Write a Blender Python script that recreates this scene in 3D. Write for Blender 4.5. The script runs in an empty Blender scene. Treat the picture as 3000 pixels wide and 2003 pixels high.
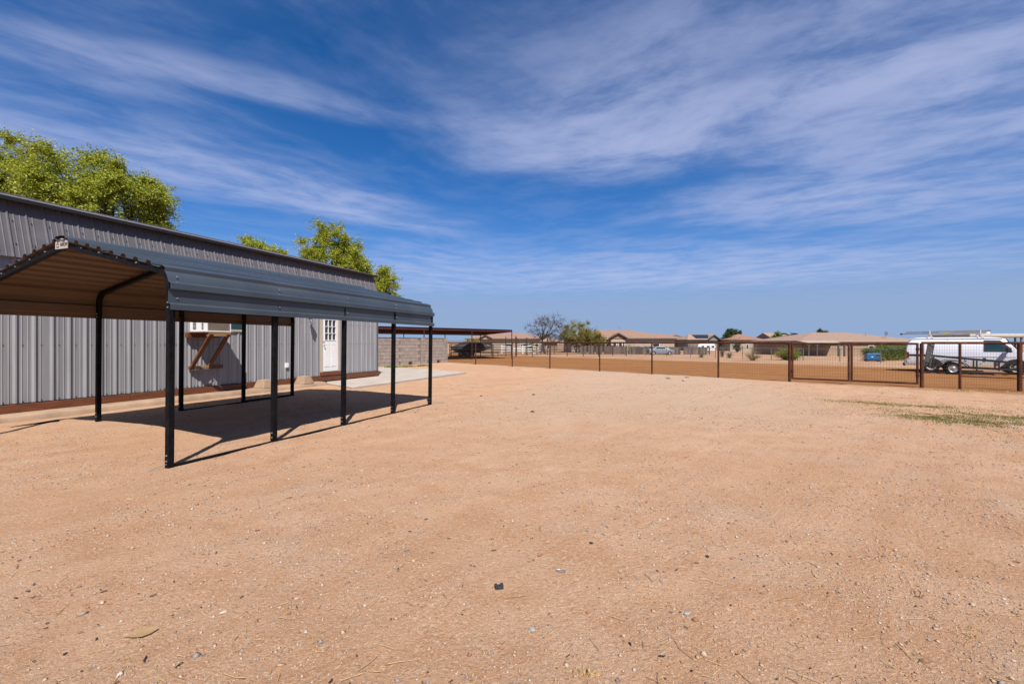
import bpy, math, random
import numpy as np
from mathutils import Vector, Matrix, Euler

scene = bpy.context.scene
R = math.radians
random.seed(7)
rng = np.random.default_rng(11)

# ---------------------------------------------------------------- camera
CAM_H = 1.55
cam_d = bpy.data.cameras.new('camera')
cam = bpy.data.objects.new('camera', cam_d)
scene.collection.objects.link(cam)
cam.location = (0, 0, CAM_H)
cam.rotation_euler = (R(90), 0, 0)
cam_d.sensor_width = 36.0
cam_d.lens = 16.0
cam_d.shift_y = 0.0005
cam_d.clip_start = 0.05
cam_d.clip_end = 9000
scene.camera = cam
FPX = 1333.0            # focal length in photograph pixels (3000 wide), used to survey depths

# ---------------------------------------------------------------- light and sky
SUN_EL = R(53)
SUN_TO = Vector((0.222 * math.cos(SUN_EL), -0.975 * math.cos(SUN_EL), math.sin(SUN_EL))).normalized()
sun_d = bpy.data.lights.new('sun', 'SUN')
sun_d.energy = 5.0
sun_d.angle = R(0.53)
sun_d.color = (1.0, 0.945, 0.87)
sun = bpy.data.objects.new('sun', sun_d)
scene.collection.objects.link(sun)
sun.rotation_euler = (-SUN_TO).to_track_quat('-Z', 'Y').to_euler()
sun.location = (10, -20, 30)

scene.view_settings.view_transform = 'Standard'
scene.view_settings.look = 'None'
scene.view_settings.exposure = 0.77
scene.view_settings.gamma = 1.0
scene.view_settings.use_curve_mapping = False

world = bpy.data.worlds.new('World')
scene.world = world
world.use_nodes = True
world.cycles.sampling_method = 'MANUAL'
world.cycles.sample_map_resolution = 512


def build_sky():
    nt = world.node_tree
    nt.nodes.clear()
    N = nt.nodes.new
    L = nt.links.new
    out = N('ShaderNodeOutputWorld')
    bg = N('ShaderNodeBackground')
    bg.inputs['Strength'].default_value = 0.05
    L(bg.outputs[0], out.inputs[0])
    sky = N('ShaderNodeTexSky')
    sky.sky_type = 'NISHITA'
    sky.sun_disc = False
    sky.sun_elevation = SUN_EL
    sky.sun_rotation = math.atan2(0.222, -0.975)
    sky.altitude = 3000
    sky.air_density = 1.0
    sky.dust_density = 0.25
    sky.ozone_density = 1.6
    hsv = N('ShaderNodeHueSaturation')
    hsv.inputs['Saturation'].default_value = 1.04
    hsv.inputs['Value'].default_value = 1.0
    tint = N('ShaderNodeMixRGB')
    tint.blend_type = 'MULTIPLY'
    tint.inputs['Fac'].default_value = 1.0
    tint.inputs['Color2'].default_value = (0.13, 0.86, 1.55, 1)
    L(sky.outputs[0], tint.inputs['Color1'])
    L(tint.outputs[0], hsv.inputs['Color'])
    tc = N('ShaderNodeTexCoord')
    sep = N('ShaderNodeSeparateXYZ')
    L(tc.outputs['Generated'], sep.inputs[0])

    def math_(op, a, b=None, clamp=False):
        m = N('ShaderNodeMath')
        m.operation = op
        m.use_clamp = clamp
        for i, v in enumerate((a, b)):
            if v is None:
                continue
            if isinstance(v, (int, float)):
                m.inputs[i].default_value = v
            else:
                L(v, m.inputs[i])
        return m.outputs[0]

    def noise(vec, scale, detail, rough, dist=0.0):
        n = N('ShaderNodeTexNoise')
        n.noise_dimensions = '2D'
        n.inputs['Scale'].default_value = scale
        n.inputs['Detail'].default_value = detail
        n.inputs['Roughness'].default_value = rough
        n.inputs['Distortion'].default_value = dist
        L(vec, n.inputs['Vector'])
        return n

    def ramp(v, a, b, smooth=True):
        m = N('ShaderNodeMapRange')
        m.interpolation_type = 'SMOOTHSTEP' if smooth else 'LINEAR'
        m.inputs['From Min'].default_value = a
        m.inputs['From Max'].default_value = b
        L(v, m.inputs['Value'])
        return m.outputs[0]

    zc = math_('MAXIMUM', sep.outputs['Z'], 0.045)
    px = math_('DIVIDE', sep.outputs['X'], zc)
    py = math_('DIVIDE', sep.outputs['Y'], zc)
    comb = N('ShaderNodeCombineXYZ')
    L(px, comb.inputs[0])
    L(py, comb.inputs[1])
    plane = comb.outputs[0]          # a flat cloud deck seen in true perspective
    warpn = noise(plane, 1.0, 1.5, 0.5)
    sub = N('ShaderNodeVectorMath')
    sub.operation = 'SUBTRACT'
    L(warpn.outputs['Color'], sub.inputs[0])
    sub.inputs[1].default_value = (0.5, 0.5, 0.5)
    scl = N('ShaderNodeVectorMath')
    scl.operation = 'SCALE'
    L(sub.outputs[0], scl.inputs[0])
    scl.inputs['Scale'].default_value = 0.6
    add = N('ShaderNodeVectorMath')
    add.operation = 'ADD'
    L(plane, add.inputs[0])
    L(scl.outputs[0], add.inputs[1])
    warped = add.outputs[0]

    # drifting banks of cirrus on the deck, then unseen ones for fill light: centre x, y, half length, half width, bearing, strength
    banks = [
        (-1.08, 1.75, 0.95, 0.15, 33, 0.62),
        (-1.75, 1.62, 0.9, 0.16, 38, 0.35),
        (-1.45, 2.95, 1.9, 0.42, 50, 0.62),
        (-1.15, 3.50, 0.9, 0.45, 62, 0.50),
        (-2.40, 2.30, 1.2, 0.40, 45, 0.45),
        (0.40, 2.35, 0.62, 0.48, 15, 0.85),
        (0.15, 2.05, 0.75, 0.36, -55, 0.45),
        (0.95, 2.05, 1.25, 0.22, -33, 0.55),
        (0.55, 1.55, 1.1, 0.40, -10, 0.42),
        (2.15, 1.85, 1.6, 0.60, -20, 1.05),
        (1.35, 1.35, 1.2, 0.35, 20, 0.40),
        (2.00, 3.20, 1.2, 0.60, -25, 0.60),
        (2.90, 3.10, 1.6, 0.80, 5, 0.60),
        (-0.40, 6.9, 5.5, 2.0, 0, 0.62),
        (3.60, 6.2, 3.5, 1.8, -8, 0.55),
        (-4.5, 6.0, 3.0, 1.3, 20, 0.45),
        (-2.5, 0.2, 2.5, 0.6, 20, 0.8),  # from here on out of view: banks added and thickened to whiten the ambient light
        (1.8, -0.6, 2.6, 0.9, -15, 0.9),
        (0.0, -2.4, 3.5, 1.1, 25, 0.9),
        (0.2, 0.35, 1.6, 0.6, 12, 0.7),
    ]
    total = None
    for cx, cy, hl, hw, ang, st in banks:
        mp = N('ShaderNodeMapping')
        mp.vector_type = 'TEXTURE'
        mp.inputs['Location'].default_value = (cx, cy, 0)
        mp.inputs['Rotation'].default_value = (0, 0, R(ang))
        mp.inputs['Scale'].default_value = (hl * 1.25, hw * 1.6, 1)
        L(warped, mp.inputs['Vector'])
        g = N('ShaderNodeTexGradient')
        g.gradient_type = 'SPHERICAL'
        L(mp.outputs[0], g.inputs['Vector'])
        v = ramp(g.outputs['Fac'], 0.0, 0.9)
        v = math_('MULTIPLY', v, st)
        total = v if total is None else math_('ADD', total, v)
    # fibres run on a gently bent deck so that strands stay fine
    scl2 = N('ShaderNodeVectorMath')
    scl2.operation = 'SCALE'
    L(sub.outputs[0], scl2.inputs[0])
    scl2.inputs['Scale'].default_value = 0.30
    add2 = N('ShaderNodeVectorMath')
    add2.operation = 'ADD'
    L(plane, add2.inputs[0])
    L(scl2.outputs[0], add2.inputs[1])
    bent = add2.outputs[0]
    def fibres(ang, ln, wd, scale, detail, rough):
        mpf = N('ShaderNodeMapping')
        mpf.vector_type = 'TEXTURE'
        mpf.inputs['Rotation'].default_value = (0, 0, R(ang))
        mpf.inputs['Scale'].default_value = (ln, wd, 1)
        L(bent, mpf.inputs['Vector'])
        return noise(mpf.outputs[0], scale, detail, rough, 0.0).outputs['Fac']
    fl = fibres(46, 1.15, 0.62, 1.9, 8, 0.60)
    fr = fibres(-30, 1.05, 0.72, 1.8, 8, 0.62)
    side = ramp(px, -0.9, 0.5)
    f = math_('ADD', math_('MULTIPLY', fl, math_('SUBTRACT', 1.0, side)), math_('MULTIPLY', fr, side))
    body = math_('MULTIPLY', total, math_('ADD', 0.22, math_('MULTIPLY', ramp(f, 0.26, 0.74), 0.78)))
    veil = math_('MULTIPLY', ramp(f, 0.38, 0.72), 0.09)
    dens = math_('MULTIPLY', math_('ADD', body, veil), 1.0)
    dens = math_('MULTIPLY', math_('MULTIPLY', math_('SUBTRACT', 1.0, math_('POWER', 2.718, math_('MULTIPLY', dens, -1.35))), 0.86), ramp(sep.outputs['Z'], 0.03, 0.12))
    mix = N('ShaderNodeMixRGB')
    # thin high haze: the slanting path near the horizon pales the blue all round
    hz = math_('DIVIDE', 0.138, math_('MAXIMUM', math_('ABSOLUTE', sep.outputs['Z']), 0.02))
    hz = math_('SUBTRACT', 1.0, math_('POWER', 2.718, math_('MULTIPLY', math_('POWER', hz, 2.3), -1.0)))
    hmix = N('ShaderNodeMixRGB')
    L(math_('MULTIPLY', hz, 0.97), hmix.inputs['Fac'])
    L(hsv.outputs[0], hmix.inputs['Color1'])
    hmix.inputs['Color2'].default_value = (3.5, 4.80, 7.4, 1)
    L(dens, mix.inputs['Fac'])
    L(hmix.outputs[0], mix.inputs['Color1'])
    mix.inputs['Color2'].default_value = (5.9, 6.6, 9.5, 1)
    L(mix.outputs[0], bg.inputs['Color'])


build_sky()

# ---------------------------------------------------------------- helpers
COL = scene.collection
ALB = 0.58


def mat(name, col, rough=0.6, metal=0.0, var=0.12, scale=4.0, bump=0.0, bscale=60.0, col2=None, spec=0.5,
        stretch=None, thresh=(0.35, 0.65), coat=0.0, k=ALB, objvar=0.0):
    col = tuple(c * k for c in col)
    col2 = tuple(c * k for c in col2) if col2 else None
    m = bpy.data.materials.new(name)
    m.use_nodes = True
    nt = m.node_tree
    b = nt.nodes['Principled BSDF']
    b.inputs['Roughness'].default_value = rough
    b.inputs['Metallic'].default_value = metal
    b.inputs['Specular IOR Level'].default_value = spec
    b.inputs['Coat Weight'].default_value = coat
    N, L = nt.nodes.new, nt.links.new
    geo = N('ShaderNodeNewGeometry')
    vec = geo.outputs['Position']
    if stretch:
        mp = N('ShaderNodeMapping')
        mp.inputs['Rotation'].default_value = (0, 0, stretch[3] if len(stretch) > 3 else 0)
        mp.inputs['Scale'].default_value = stretch[:3]
        L(vec, mp.inputs['Vector'])
        vec = mp.outputs[0]
    n = N('ShaderNodeTexNoise')
    n.inputs['Scale'].default_value = scale
    n.inputs['Detail'].default_value = 6
    n.inputs['Roughness'].default_value = 0.6
    L(vec, n.inputs['Vector'])
    r = N('ShaderNodeMapRange')
    r.inputs['From Min'].default_value, r.inputs['From Max'].default_value = thresh
    L(n.outputs['Fac'], r.inputs['Value'])
    mx = N('ShaderNodeMixRGB')
    a = [c * (1 - var) for c in col]
    bb = col2 if col2 else [min(1, c * (1 + var)) for c in col]
    mx.inputs['Color1'].default_value = (*a, 1)
    mx.inputs['Color2'].default_value = (*bb, 1)
    L(r.outputs[0], mx.inputs['Fac'])
    if objvar:
        oi = N('ShaderNodeObjectInfo')
        hv = N('ShaderNodeHueSaturation')
        mr = N('ShaderNodeMapRange')
        mr.inputs['To Min'].default_value, mr.inputs['To Max'].default_value = 1 - objvar, 1 + objvar
        L(oi.outputs['Random'], mr.inputs['Value'])
        L(mr.outputs[0], hv.inputs['Value'])
        L(mx.outputs[0], hv.inputs['Color'])
        L(hv.outputs[0], b.inputs['Base Color'])
    else:
        L(mx.outputs[0], b.inputs['Base Color'])
    if bump:
        n2 = N('ShaderNodeTexNoise')
        n2.inputs['Scale'].default_value = bscale
        n2.inputs['Detail'].default_value = 4
        L(vec, n2.inputs['Vector'])
        bp = N('ShaderNodeBump')
        bp.inputs['Strength'].default_value = bump
        bp.inputs['Distance'].default_value = 0.02
        L(n2.outputs['Fac'], bp.inputs['Height'])
        L(bp.outputs[0], b.inputs['Normal'])
    return m


def island_mat(name, cols, rough=0.8, translucent=0.0, spec=0.3, kk=0.72):
    m = bpy.data.materials.new(name)
    m.use_nodes = True
    nt = m.node_tree
    N, L = nt.nodes.new, nt.links.new
    b = nt.nodes['Principled BSDF']
    b.inputs['Roughness'].default_value = rough
    b.inputs['Specular IOR Level'].default_value = spec
    g = N('ShaderNodeNewGeometry')
    cr = N('ShaderNodeValToRGB')
    el = cr.color_ramp.elements
    while len(el) < len(cols):
        el.new(0.5)
    tot = sum(w for _, w in cols)
    acc = 0
    cr.color_ramp.interpolation = 'LINEAR' if translucent else 'CONSTANT'
    for e, (c, w) in zip(el, cols):
        e.position = acc / tot
        acc += w
        e.color = (*[q * kk for q in c], 1)
    L(g.outputs['Random Per Island'], cr.inputs[0])
    L(cr.outputs[0], b.inputs['Base Color'])
    if translucent:
        t = N('ShaderNodeBsdfTranslucent')
        L(cr.outputs[0], t.inputs['Color'])
        ms = N('ShaderNodeMixShader')
        ms.inputs[0].default_value = translucent
        out = nt.nodes['Material Output']
        L(b.outputs[0], ms.inputs[1])
        L(t.outputs[0], ms.inputs[2])
        L(ms.outputs[0], out.inputs['Surface'])
    return m


class MB:
    """collects faces, then links them as one mesh object"""

    def __init__(self):
        self.v, self.f, self.m = [], [], []

    def add(self, vs, fs, mi=0):
        o = len(self.v)
        self.v += [tuple(p) for p in vs]
        self.f += [tuple(i + o for i in f) for f in fs]
        self.m += [mi] * len(fs)
        return self

    def box(self, c, s, rz=0.0, mi=0, M=None):
        hx, hy, hz = s[0] / 2, s[1] / 2, s[2] / 2
        vs = [Vector((x, y, z)) for x in (-hx, hx) for y in (-hy, hy) for z in (-hz, hz)]
        if M is None:
            M = Matrix.Rotation(rz, 3, 'Z')
        vs = [M @ p + Vector(c) for p in vs]
        fs = [(0, 1, 3, 2), (4, 6, 7, 5), (0, 4, 5, 1), (2, 3, 7, 6), (0, 2, 6, 4), (1, 5, 7, 3)]
        return self.add(vs, fs, mi)

    def bbox(self, lo, hi, mi=0):
        return self.box([(a + b) / 2 for a, b in zip(lo, hi)], [b - a for a, b in zip(lo, hi)], mi=mi)

    def tube(self, p0, p1, r0, r1=None, n=8, cap=True, mi=0):
        p0, p1 = Vector(p0), Vector(p1)
        r1 = r0 if r1 is None else r1
        d = (p1 - p0)
        if d.length < 1e-6:
            return self
        q = d.to_track_quat('Z', 'Y').to_matrix()
        vs = []
        for p, r in ((p0, r0), (p1, r1)):
            for k in range(n):
                a = 2 * math.pi * k / n
                vs.append(p + q @ Vector((r * math.cos(a), r * math.sin(a), 0)))
        fs = [(k, (k + 1) % n, n + (k + 1) % n, n + k) for k in range(n)]
        if cap:
            fs += [tuple(range(n - 1, -1, -1)), tuple(range(n, 2 * n))]
        return self.add(vs, fs, mi)

    def path(self, pts, r, n=6, mi=0):
        for i in range(len(pts) - 1):
            r0 = r[i] if isinstance(r, (list, tuple)) else r
            r1 = r[i + 1] if isinstance(r, (list, tuple)) else r
            self.tube(pts[i], pts[i + 1], r0, r1, n, True, mi)
        return self

    def beam(self, p0, p1, w, h, up=(0, 0, 1), mi=0):
        p0, p1 = Vector(p0), Vector(p1)
        d = (p1 - p0)
        z = d.normalized()
        x = z.cross(Vector(up))
        if x.length < 1e-4:
            x = z.cross(Vector((1, 0, 0)))
        x.normalize()
        y = x.cross(z)
        M = Matrix((x, y, z)).transposed()
        return self.box((p0 + p1) / 2, (w, h, d.length), mi=mi, M=M)

    def prism(self, pts, ax, a, b, mi=0):
        """extrude a polygon (2D list) along axis ax from a to b"""
        def mk(p, t):
            q = [p[0], p[1]]
            q.insert(ax, t)
            return q
        n = len(pts)
        vs = [mk(p, a) for p in pts] + [mk(p, b) for p in pts]
        fs = [(k, (k + 1) % n, n + (k + 1) % n, n + k) for k in range(n)]
        fs += [tuple(range(n - 1, -1, -1)), tuple(range(n, 2 * n))]
        return self.add(vs, fs, mi)

    def grid(self, rows, mi=0, close=False):
        """rows: list of equal-length point lists"""
        n = len(rows[0])
        vs = [p for r in rows for p in r]
        fs = []
        for i in range(len(rows) - 1):
            for j in range(n - 1 if not close else n):
                fs.append((i * n + j, i * n + (j + 1) % n, (i + 1) * n + (j + 1) % n, (i + 1) * n + j))
        return self.add(vs, fs, mi)

    def mesh(self, name, mats, smooth=False):
        me = bpy.data.meshes.new(name)
        me.from_pydata(self.v, [], self.f)
        for m in (mats if isinstance(mats, (list, tuple)) else [mats]):
            me.materials.append(m)
        if any(self.m):
            me.polygons.foreach_set('material_index', self.m)
        me.validate()
        import bmesh
        bm = bmesh.new()
        bm.from_mesh(me)
        bmesh.ops.recalc_face_normals(bm, faces=bm.faces)
        bm.to_mesh(me)
        bm.free()
        if smooth:
            me.polygons.foreach_set('use_smooth', [True] * len(me.polygons))
            try:
                me.set_sharp_from_angle(angle=R(38))
            except Exception:
                pass
        return me

    def build(self, name, mats, parent=None, smooth=False, bevel=0.0):
        o = obj(name, self.mesh(name, mats, smooth), parent)
        if bevel:
            bv = o.modifiers.new('bevel', 'BEVEL')
            bv.width = bevel
            bv.segments = 2
            bv.limit_method = 'ANGLE'
        return o


def obj(name, me, parent=None, loc=None, rz=0.0):
    o = bpy.data.objects.new(name, me)
    COL.objects.link(o)
    if parent:
        o.parent = parent
    if loc is not None:
        o.location = loc
    if rz:
        o.rotation_euler = (0, 0, rz)
    return o


def tag(o, label=None, cat=None, group=None, kind=None):
    if label:
        o['label'] = label
    if cat:
        o['category'] = cat
    if group:
        o['group'] = group
    if kind:
        o['kind'] = kind
    return o


def empty(name, loc, label, cat, rz=0.0, group=None):
    o = bpy.data.objects.new(name, None)
    o.empty_display_size = 0.2
    COL.objects.link(o)
    o.location = loc
    o.rotation_euler = (0, 0, rz)
    return tag(o, label, cat, group)


def copy_tree(o, parent=None):
    c = o.copy()
    COL.objects.link(c)
    c.parent = parent
    for ch in list(o.children):
        copy_tree(ch, c)
    return c


def np_mesh(name, verts, faces, mats, smooth=False):
    """verts (n,3), faces (m,k) arrays"""
    me = bpy.data.meshes.new(name)
    n, (m, k) = len(verts), faces.shape
    me.vertices.add(n)
    me.vertices.foreach_set('co', np.ascontiguousarray(verts, dtype=np.float32).ravel())
    me.loops.add(m * k)
    me.loops.foreach_set('vertex_index', np.ascontiguousarray(faces, dtype=np.int32).ravel())
    me.polygons.add(m)
    me.polygons.foreach_set('loop_start', np.arange(0, m * k, k, dtype=np.int32))
    me.polygons.foreach_set('loop_total', np.full(m, k, dtype=np.int32))
    if smooth:
        me.polygons.foreach_set('use_smooth', np.ones(m, dtype=bool))
    for mt in (mats if isinstance(mats, (list, tuple)) else [mats]):
        me.materials.append(mt)
    me.update(calc_edges=True)
    return me


# ---------------------------------------------------------------- the lie of the land
FN = Vector((0.74, 0.67))          # normal of the paddock fence, pointing into the paddock
SHED_O = Vector((-5.86, 19.78))    # front corner of the shed
SHED_RZ = -math.atan2(0.355, 0.935)
SD = Vector((0.355, 0.935))
SN = Vector((0.935, -0.355))       # out of the shed wall, towards the yard


def _h(ix, iy, s):
    v = np.sin(ix * 127.1 + iy * 311.7 + s * 74.7) * 43758.5453
    return v - np.floor(v)


def vnoise(x, y, s=0):
    x, y = np.asarray(x, float), np.asarray(y, float)
    ix, iy = np.floor(x), np.floor(y)
    fx, fy = x - ix, y - iy
    fx, fy = fx * fx * (3 - 2 * fx), fy * fy * (3 - 2 * fy)
    a, b = _h(ix, iy, s), _h(ix + 1, iy, s)
    c, d = _h(ix, iy + 1, s), _h(ix + 1, iy + 1, s)
    return (a * (1 - fx) + b * fx) * (1 - fy) + (c * (1 - fx) + d * fx) * fy - 0.5


def sstep(t):
    t = np.clip(t, 0, 1)
    return t * t * (3 - 2 * t)


def ground_base(x, y):
    x, y = np.asarray(x, float), np.asarray(y, float)
    D = x * FN.x + y * FN.y - 20.1
    z = -0.011 * np.clip(D - 1, 0, 90)
    p = (x - SHED_O.x) * SN.x + (y - SHED_O.y) * SN.y
    t = (x - SHED_O.x) * SD.x + (y - SHED_O.y) * SD.y
    z = z + 0.035 * (1 - sstep((p - 1.4) / 2.6)) * (1 - sstep((t + 1) / 5.0))
    return z


def ground_z(x, y):
    x, y = np.asarray(x, float), np.asarray(y, float)
    z = ground_base(x, y)
    near = np.clip(1.5 - np.hypot(x, y) / 40, 0, 1)
    z = z + near * (0.018 * vnoise(x * 0.45, y * 0.45, 1) + 0.012 * vnoise(x * 1.3 + 5, y * 1.3, 2)
                    + 0.012 * vnoise(x * 3.7, y * 3.7 + 9, 3) + 0.007 * vnoise(x * 8.1, y * 8.1, 4))
    return z


def at(u, v):
    """ground point seen at photograph pixel (u, v)"""
    Y = 20.0
    for _ in range(40):
        X = (u - 1500) / FPX * Y
        z = float(ground_base(X, Y))
        Y = 0.5 * Y + 0.5 * (CAM_H - z) * FPX / (v - 1003.0)
    X = (u - 1500) / FPX * Y
    return Vector((X, Y, float(ground_base(X, Y))))


def col_at(u, Y):
    X = (u - 1500) / FPX * Y
    return Vector((X, Y, float(ground_base(X, Y))))


def zat(v, Y):
    return CAM_H + (1003.0 - v) * Y / FPX


# ---------------------------------------------------------------- materials
def dirt_material():
    m = bpy.data.materials.new('dirt')
    m.use_nodes = True
    nt = m.node_tree
    N, L = nt.nodes.new, nt.links.new
    b = nt.nodes['Principled BSDF']
    b.inputs['Roughness'].default_value = 0.95
    b.inputs['Specular IOR Level'].default_value = 0.12
    pos = N('ShaderNodeNewGeometry').outputs['Position']

    def noise(scale, detail=6, rough=0.6, vec=pos, dist=0):
        n = N('ShaderNodeTexNoise')
        n.inputs['Scale'].default_value = scale
        n.inputs['Detail'].default_value = detail
        n.inputs['Roughness'].default_value = rough
        n.inputs['Distortion'].default_value = dist
        L(vec, n.inputs['Vector'])
        return n.outputs['Fac']

    def rng_(v, a, b_, c=0.0, d=1.0):
        r = N('ShaderNodeMapRange')
        r.interpolation_type = 'SMOOTHSTEP'
        for i, q in zip(('From Min', 'From Max', 'To Min', 'To Max'), (a, b_, c, d)):
            r.inputs[i].default_value = q
        L(v, r.inputs['Value'])
        return r.outputs[0]

    def mix(f, a, b_, mode='MIX'):
        x = N('ShaderNodeMixRGB')
        x.blend_type = mode
        if isinstance(f, float):
            x.inputs['Fac'].default_value = f
        else:
            L(f, x.inputs['Fac'])
        for s, v in (('Color1', a), ('Color2', b_)):
            if isinstance(v, tuple):
                x.inputs[s].default_value = (*v, 1)
            else:
                L(v, x.inputs[s])
        return x.outputs[0]

    def mth(op, a, b_):
        x = N('ShaderNodeMath')
        x.operation = op
        for i, v in enumerate((a, b_)):
            if isinstance(v, (int, float)):
                x.inputs[i].default_value = v
            else:
                L(v, x.inputs[i])
        return x.outputs[0]

    def dot(vec3):
        x = N('ShaderNodeVectorMath')
        x.operation = 'DOT_PRODUCT'
        L(pos, x.inputs[0])
        x.inputs[1].default_value = vec3
        return x.outputs['Value']

    # yard dirt: rosy tan, paler where the gravel lies thick, redder by the carport
    c_yard = mix(rng_(noise(0.30, 5), 0.38, 0.62), (0.380, 0.226, 0.133), (0.408, 0.255, 0.160))
    c_yard = mix(rng_(noise(1.7, 7, 0.65), 0.40, 0.66), c_yard, (0.350, 0.196, 0.109))
    # paler gravelled lane in the middle of the yard
    dx = mth('ABSOLUTE', mth('ADD', mth('SUBTRACT', dot((0.94, -0.28, 0)), 0.0), -0.3), 0)
    lane = mth('MULTIPLY', rng_(dx, 2.2, 5.5, 1.0, 0.0), rng_(dot((0, 1, 0)), 6.0, 12.0))
    c_yard = mix(mth('MULTIPLY', lane, 0.75), c_yard, (0.350, 0.254, 0.178))
    # packed, greyer patches and a few raw red scrapes
    c_yard = mix(mth('MULTIPLY', rng_(noise(0.75, 6, 0.62), 0.53, 0.66), 0.55), c_yard, (0.355, 0.248, 0.172))
    c_yard = mix(mth('MULTIPLY', rng_(noise(0.55, 7, 0.68, dist=0.6), 0.62, 0.70), 0.55), c_yard, (0.330, 0.160, 0.078))
    # grains
    mo = N('ShaderNodeMapping')
    mo.inputs['Location'].default_value = (17.3, 5.1, 2.2)
    L(pos, mo.inputs['Vector'])
    mpo = mo.outputs[0]
    g1 = rng_(noise(75, 3, 0.7), 0.53, 0.66)
    c_yard = mix(mth('MULTIPLY', g1, 0.55), c_yard, (0.54, 0.40, 0.29))
    g2 = rng_(noise(95, 3, 0.65), 0.57, 0.70)
    c_yard = mix(mth('MULTIPLY', g2, 0.65), c_yard, (0.16, 0.085, 0.048))
    g3 = rng_(noise(24, 6, 0.8), 0.55, 0.70)
    c_yard = mix(mth('MULTIPLY', g3, 0.35), c_yard, (0.25, 0.125, 0.062))
    # coarser flecks that still read some metres away
    g4 = rng_(noise(36, 3, 0.6), 0.58, 0.66)
    c_yard = mix(mth('MULTIPLY', g4, 0.55), c_yard, (0.205, 0.118, 0.070))
    g5 = rng_(noise(31, 3, 0.6, mpo), 0.59, 0.67)
    c_yard = mix(mth('MULTIPLY', g5, 0.60), c_yard, (0.50, 0.375, 0.275))
    # faint wheel and rake lines across the yard
    mpt = N('ShaderNodeMapping')
    mpt.vector_type = 'TEXTURE'
    mpt.inputs['Rotation'].default_value = (0, 0, R(47))
    mpt.inputs['Scale'].default_value = (7.0, 0.55, 1.0)
    L(pos, mpt.inputs['Vector'])
    trk = noise(1.5, 5, 0.7, mpt.outputs[0])
    c_yard = mix(mth('MULTIPLY', rng_(trk, 0.54, 0.64), 0.26), c_yard, (0.315, 0.172, 0.095))
    c_yard = mix(mth('MULTIPLY', rng_(trk, 0.46, 0.36), 0.20), c_yard, (0.47, 0.315, 0.205))
    # paddock: browner, combed in lines along the fence
    mp = N('ShaderNodeMapping')
    mp.vector_type = 'TEXTURE'
    mp.inputs['Rotation'].default_value = (0, 0, R(-44))
    mp.inputs['Scale'].default_value = (16.0, 0.8, 1.0)
    L(pos, mp.inputs['Vector'])
    lines = noise(1.4, 7, 0.7, mp.outputs[0])
    c_pad = mix(rng_(lines, 0.36, 0.62), (0.185, 0.077, 0.023), (0.262, 0.122, 0.044))
    c_pad = mix(rng_(noise(0.9, 6), 0.50, 0.75), c_pad, (0.165, 0.074, 0.029))
    c_pad = mix(rng_(noise(14, 5, 0.7), 0.55, 0.75), c_pad, (0.115, 0.050, 0.020))
    D = mth('SUBTRACT', dot((FN.x, FN.y, 0)), 20.1)
    Dn = mth('ADD', D, mth('MULTIPLY', mth('SUBTRACT', noise(0.8, 5), 0.5), 2.2))
    in_pad = rng_(Dn, -0.5, 0.9)
    c = mix(in_pad, c_yard, c_pad)
    # pale sand beyond the far pipe fence
    c_far = mix(rng_(noise(0.25, 5), 0.4, 0.65), (0.330, 0.208, 0.133), (0.265, 0.150, 0.083))
    c = mix(rng_(Dn, 19.5, 23.0), c, c_far)
    L(c, b.inputs['Base Color'])
    # relief
    h = mth('ADD', mth('MULTIPLY', noise(34, 7, 0.72), 1.0), mth('MULTIPLY', noise(150, 4, 0.7), 0.35))
    hp = mth('MULTIPLY', mth('MULTIPLY', lines, in_pad), 3.0)
    h = mth('ADD', h, hp)
    h = mth('ADD', h, mth('MULTIPLY', trk, 0.8))
    bp = N('ShaderNodeBump')
    bp.inputs['Strength'].default_value = 0.85
    bp.inputs['Distance'].default_value = 0.03
    L(h, bp.inputs['Height'])
    L(bp.outputs[0], b.inputs['Normal'])
    return m


M = {}
M['dirt'] = dirt_material()
M['concrete'] = mat('concrete', (0.325, 0.280, 0.240), 0.9, k=1, var=0.10, scale=1.6, bump=0.25, bscale=50, spec=0.2)
M['kerb'] = mat('kerb_concrete', (0.27, 0.185, 0.125), 0.92, k=1, var=0.18, scale=2.2, bump=0.35, bscale=40, spec=0.2)
M['shed_wall'] = mat('painted_steel_light_grey', (0.212, 0.212, 0.222), 0.40, k=1, var=0.10, scale=1.6, spec=0.5, stretch=(4, 4, 0.35))
M['shed_roof'] = mat('painted_steel_charcoal', (0.092, 0.087, 0.096), 0.5, k=1, var=0.10, scale=2.0, spec=0.25)
M['trim_dark'] = mat('dark_trim', (0.030, 0.029, 0.032), 0.6, spec=0.1)
M['timber'] = mat('stained_timber', (0.118, 0.034, 0.010), 0.62, k=1, var=0.35, scale=3.0, stretch=(1, 1, 14), bump=0.25, bscale=14)
M['timber_raw'] = mat('raw_timber', (0.42, 0.25, 0.11), 0.7, var=0.25, scale=4.0, stretch=(1, 1, 10), bump=0.2, bscale=16)
M['port_top'] = mat('painted_steel_slate', (0.037, 0.048, 0.061), 0.30, k=1, var=0.14, scale=1.1, spec=0.40)
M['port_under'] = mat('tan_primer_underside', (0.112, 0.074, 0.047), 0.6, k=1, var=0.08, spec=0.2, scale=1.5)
M['black'] = mat('black_steel', (0.0065, 0.0065, 0.0075), 0.5, k=1, var=0.4, scale=14, spec=0.06)
M['bolt'] = mat('zinc_bolt', (0.75, 0.76, 0.80), 0.3, 0.8)
M['pipe'] = mat('rusted_pipe', (0.080, 0.028, 0.014), 0.75, var=0.3, scale=5, col2=(0.15, 0.050, 0.025), spec=0.2)
M['pipe_paint'] = mat('oxblood_pipe', (0.075, 0.020, 0.013), 0.6, var=0.3, scale=5, col2=(0.11, 0.035, 0.022), spec=0.35)
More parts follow.
